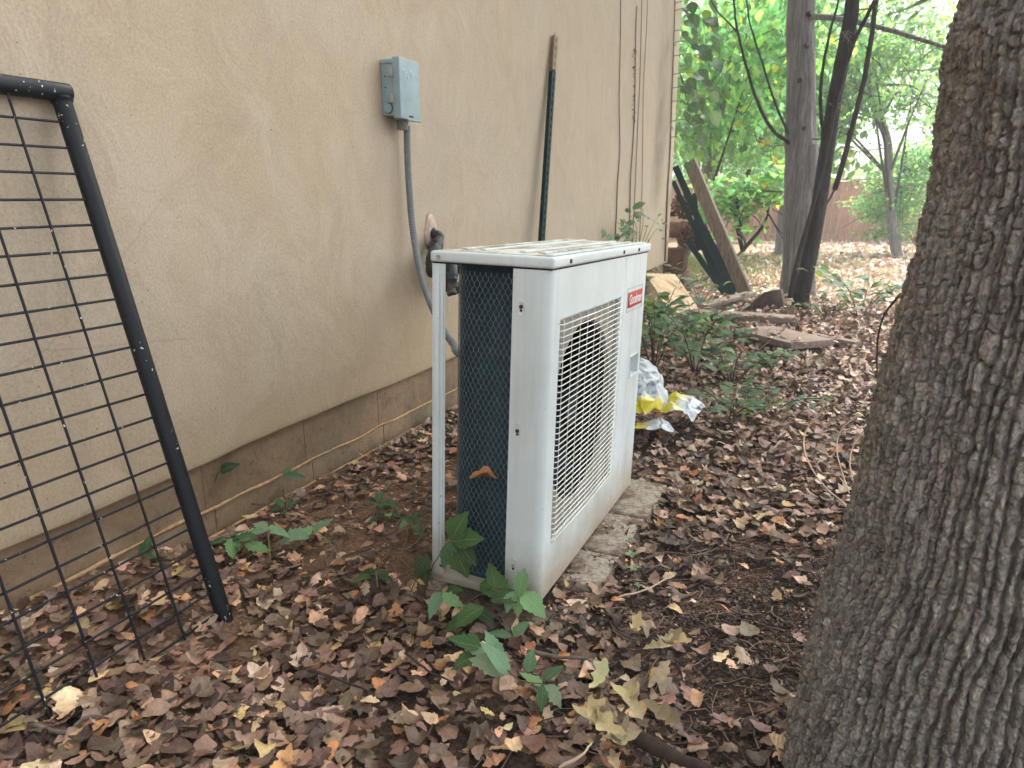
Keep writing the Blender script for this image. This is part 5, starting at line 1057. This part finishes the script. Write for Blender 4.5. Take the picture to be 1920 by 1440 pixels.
# ------------------------------------------------------------------ loose sticks and stems
def stick(name, label, pts, r, mat=TWIG, cat='stick', group='loose sticks on the leaves', sides=7):
    pts = np.array(pts); b = pts[0].copy(); P = spline(pts-b, 8); P = P+.0015*np.stack([vnoise(np.arange(len(P))*.6, 0*P[:, 0], k_*7.) for k_ in range(3)], -1)
    V, F = tube_np(P, np.linspace(r, r*.6, len(P))*(1+.15*vnoise(np.arange(len(P))*.9, 0*P[:, 0])), sides); o = link(name, np_mesh(name, V, F), mat); o.location = tuple(b); return tag(o, label, cat, group)
PALE = simple('pale_stem', lin(196, 172, 150), .8, .2, .2); GSTK = simple('grey_stick', lin(104, 92, 84), .9, .15, .35, 50, .4); DSTK = simple('dark_stick', lin(62, 52, 46), .9, .15, .35, 40, .5)
stick('fallen_stick', 'forked grey stick at the bottom left corner', [at(-20, 1262, .04), at(30, 1300, .05), at(55, 1350, .05), at(70, 1390, .04)], .006, GSTK)
stick('fallen_stick', 'long grey stick lying under the panel wires at bottom left', [at(55, 1358, .05), at(120, 1372, .05), at(170, 1345, .055), at(245, 1358, .05)], .005, GSTK)
stick('fallen_stick', 'thin pale stem standing out of the leaves at the panel foot', [at(50, 1238, .08), at(56, 1270, .06), at(75, 1310, .05), at(115, 1335, .05)], .003, PALE)
stick('fallen_stick', 'dark stick lying among brown leaves below the dark seedling', [at(760, 1225, .04), at(800, 1255, .045), at(850, 1280, .045)], .003, DSTK)
stick('fallen_stick', 'thin dark stick left of the fallen creeper spray', [at(580, 1258, .04), at(640, 1275, .05), at(700, 1300, .05)], .0035, DSTK)
stick('fallen_stick', 'rough grey stick right of the fallen creeper spray', [at(990, 1222, .035), at(1040, 1230, .04), at(1100, 1236, .035)], .0055, GSTK)
stick('fallen_stick', 'thick dark branch at the bottom edge near the big trunk', [at(1195, 1385, .02), at(1260, 1415, .03), at(1340, 1450, .03)], .016, DSTK)
stick('fallen_stick', 'short twig leaning in the bottom middle leaves', [at(1050, 1440, .04), at(1090, 1415, .06), at(1110, 1395, .06)], .003, PALE)
stick('fallen_stick', 'pale twig on the bare soil right of the blocks', [at(1160, 1120, .0), at(1210, 1105, .01), at(1262, 1080, .01)], .003, PALE)
stick('fallen_stick', 'curved twig lying on bare soil near the far block', [at(1205, 1050, .0), at(1250, 1035, .01), at(1300, 1042, .01), at(1340, 1030, .01)], .003, GSTK)
stick('fallen_stick', 'long thin dark stick pointing at the flat board', [onz(1370, 700, .03), onz(1430, 650, .10), onz(1475, 612, .12)], .006, DSTK)
stick('fallen_stick', 'thin forked stick lying beyond the bag toward the trunk', [onz(1490, 650, .06), onz(1530, 690, .04), onz(1590, 720, .03)], .006, DSTK)
stick('fallen_stick', 'mossy stick lying before the low plants on the right', [onz(1555, 615, .03), onz(1600, 635, .04)], .025, GSTK)
ys_ = 2.45
stick('dry_stem', 'leftmost pale curved dry stem left of the big trunk', [ony(1545, 770, ys_), ony(1512, 805, ys_), ony(1510, 850, ys_-.1), ony(1540, 905, ys_-.25), ony(1595, 955, ys_-.4)], .0032, PALE, 'stem', 'pale dry stems beside the big trunk')
stick('dry_stem', 'middle pale curved dry stem left of the big trunk', [ony(1612, 776, ys_), ony(1578, 805, ys_), ony(1570, 850, ys_-.05), ony(1592, 925, ys_-.2)], .003, PALE, 'stem', 'pale dry stems beside the big trunk')
stick('dry_stem', 'rightmost pale dry stem touching the big trunk edge', [ony(1628, 800, ys_), ony(1602, 830, ys_), ony(1594, 870, ys_-.05), ony(1604, 920, ys_-.15)], .003, PALE, 'stem', 'pale dry stems beside the big trunk')
stick('bent_twig', 'dark bent twig standing beside the big trunk edge', [ony(1690, 550, 3.6), ony(1658, 590, 3.6), ony(1646, 640, 3.6), ony(1644, 700, 3.6)], .006, DSTK, 'twig', None)

# ------------------------------------------------------------------ haze volume added to pale the background
hm = bpy.data.materials.new('haze'); hm.use_nodes = True; hnt = hm.node_tree
hnt.nodes.remove(hnt.nodes['Principled BSDF']); pv = hnt.nodes.new('ShaderNodeVolumePrincipled'); pv.inputs['Color'].default_value = (.92, .96, .95, 1); pv.inputs['Density'].default_value = HAZE; pv.inputs['Anisotropy'].default_value = .2
hnt.links.new(pv.outputs[0], hnt.nodes['Material Output'].inputs['Volume'])
hz_o = MB().box(-420, 420, -320, 520, -1.5, 12).obj('haze', hm); hz_o['kind'] = 'stuff'
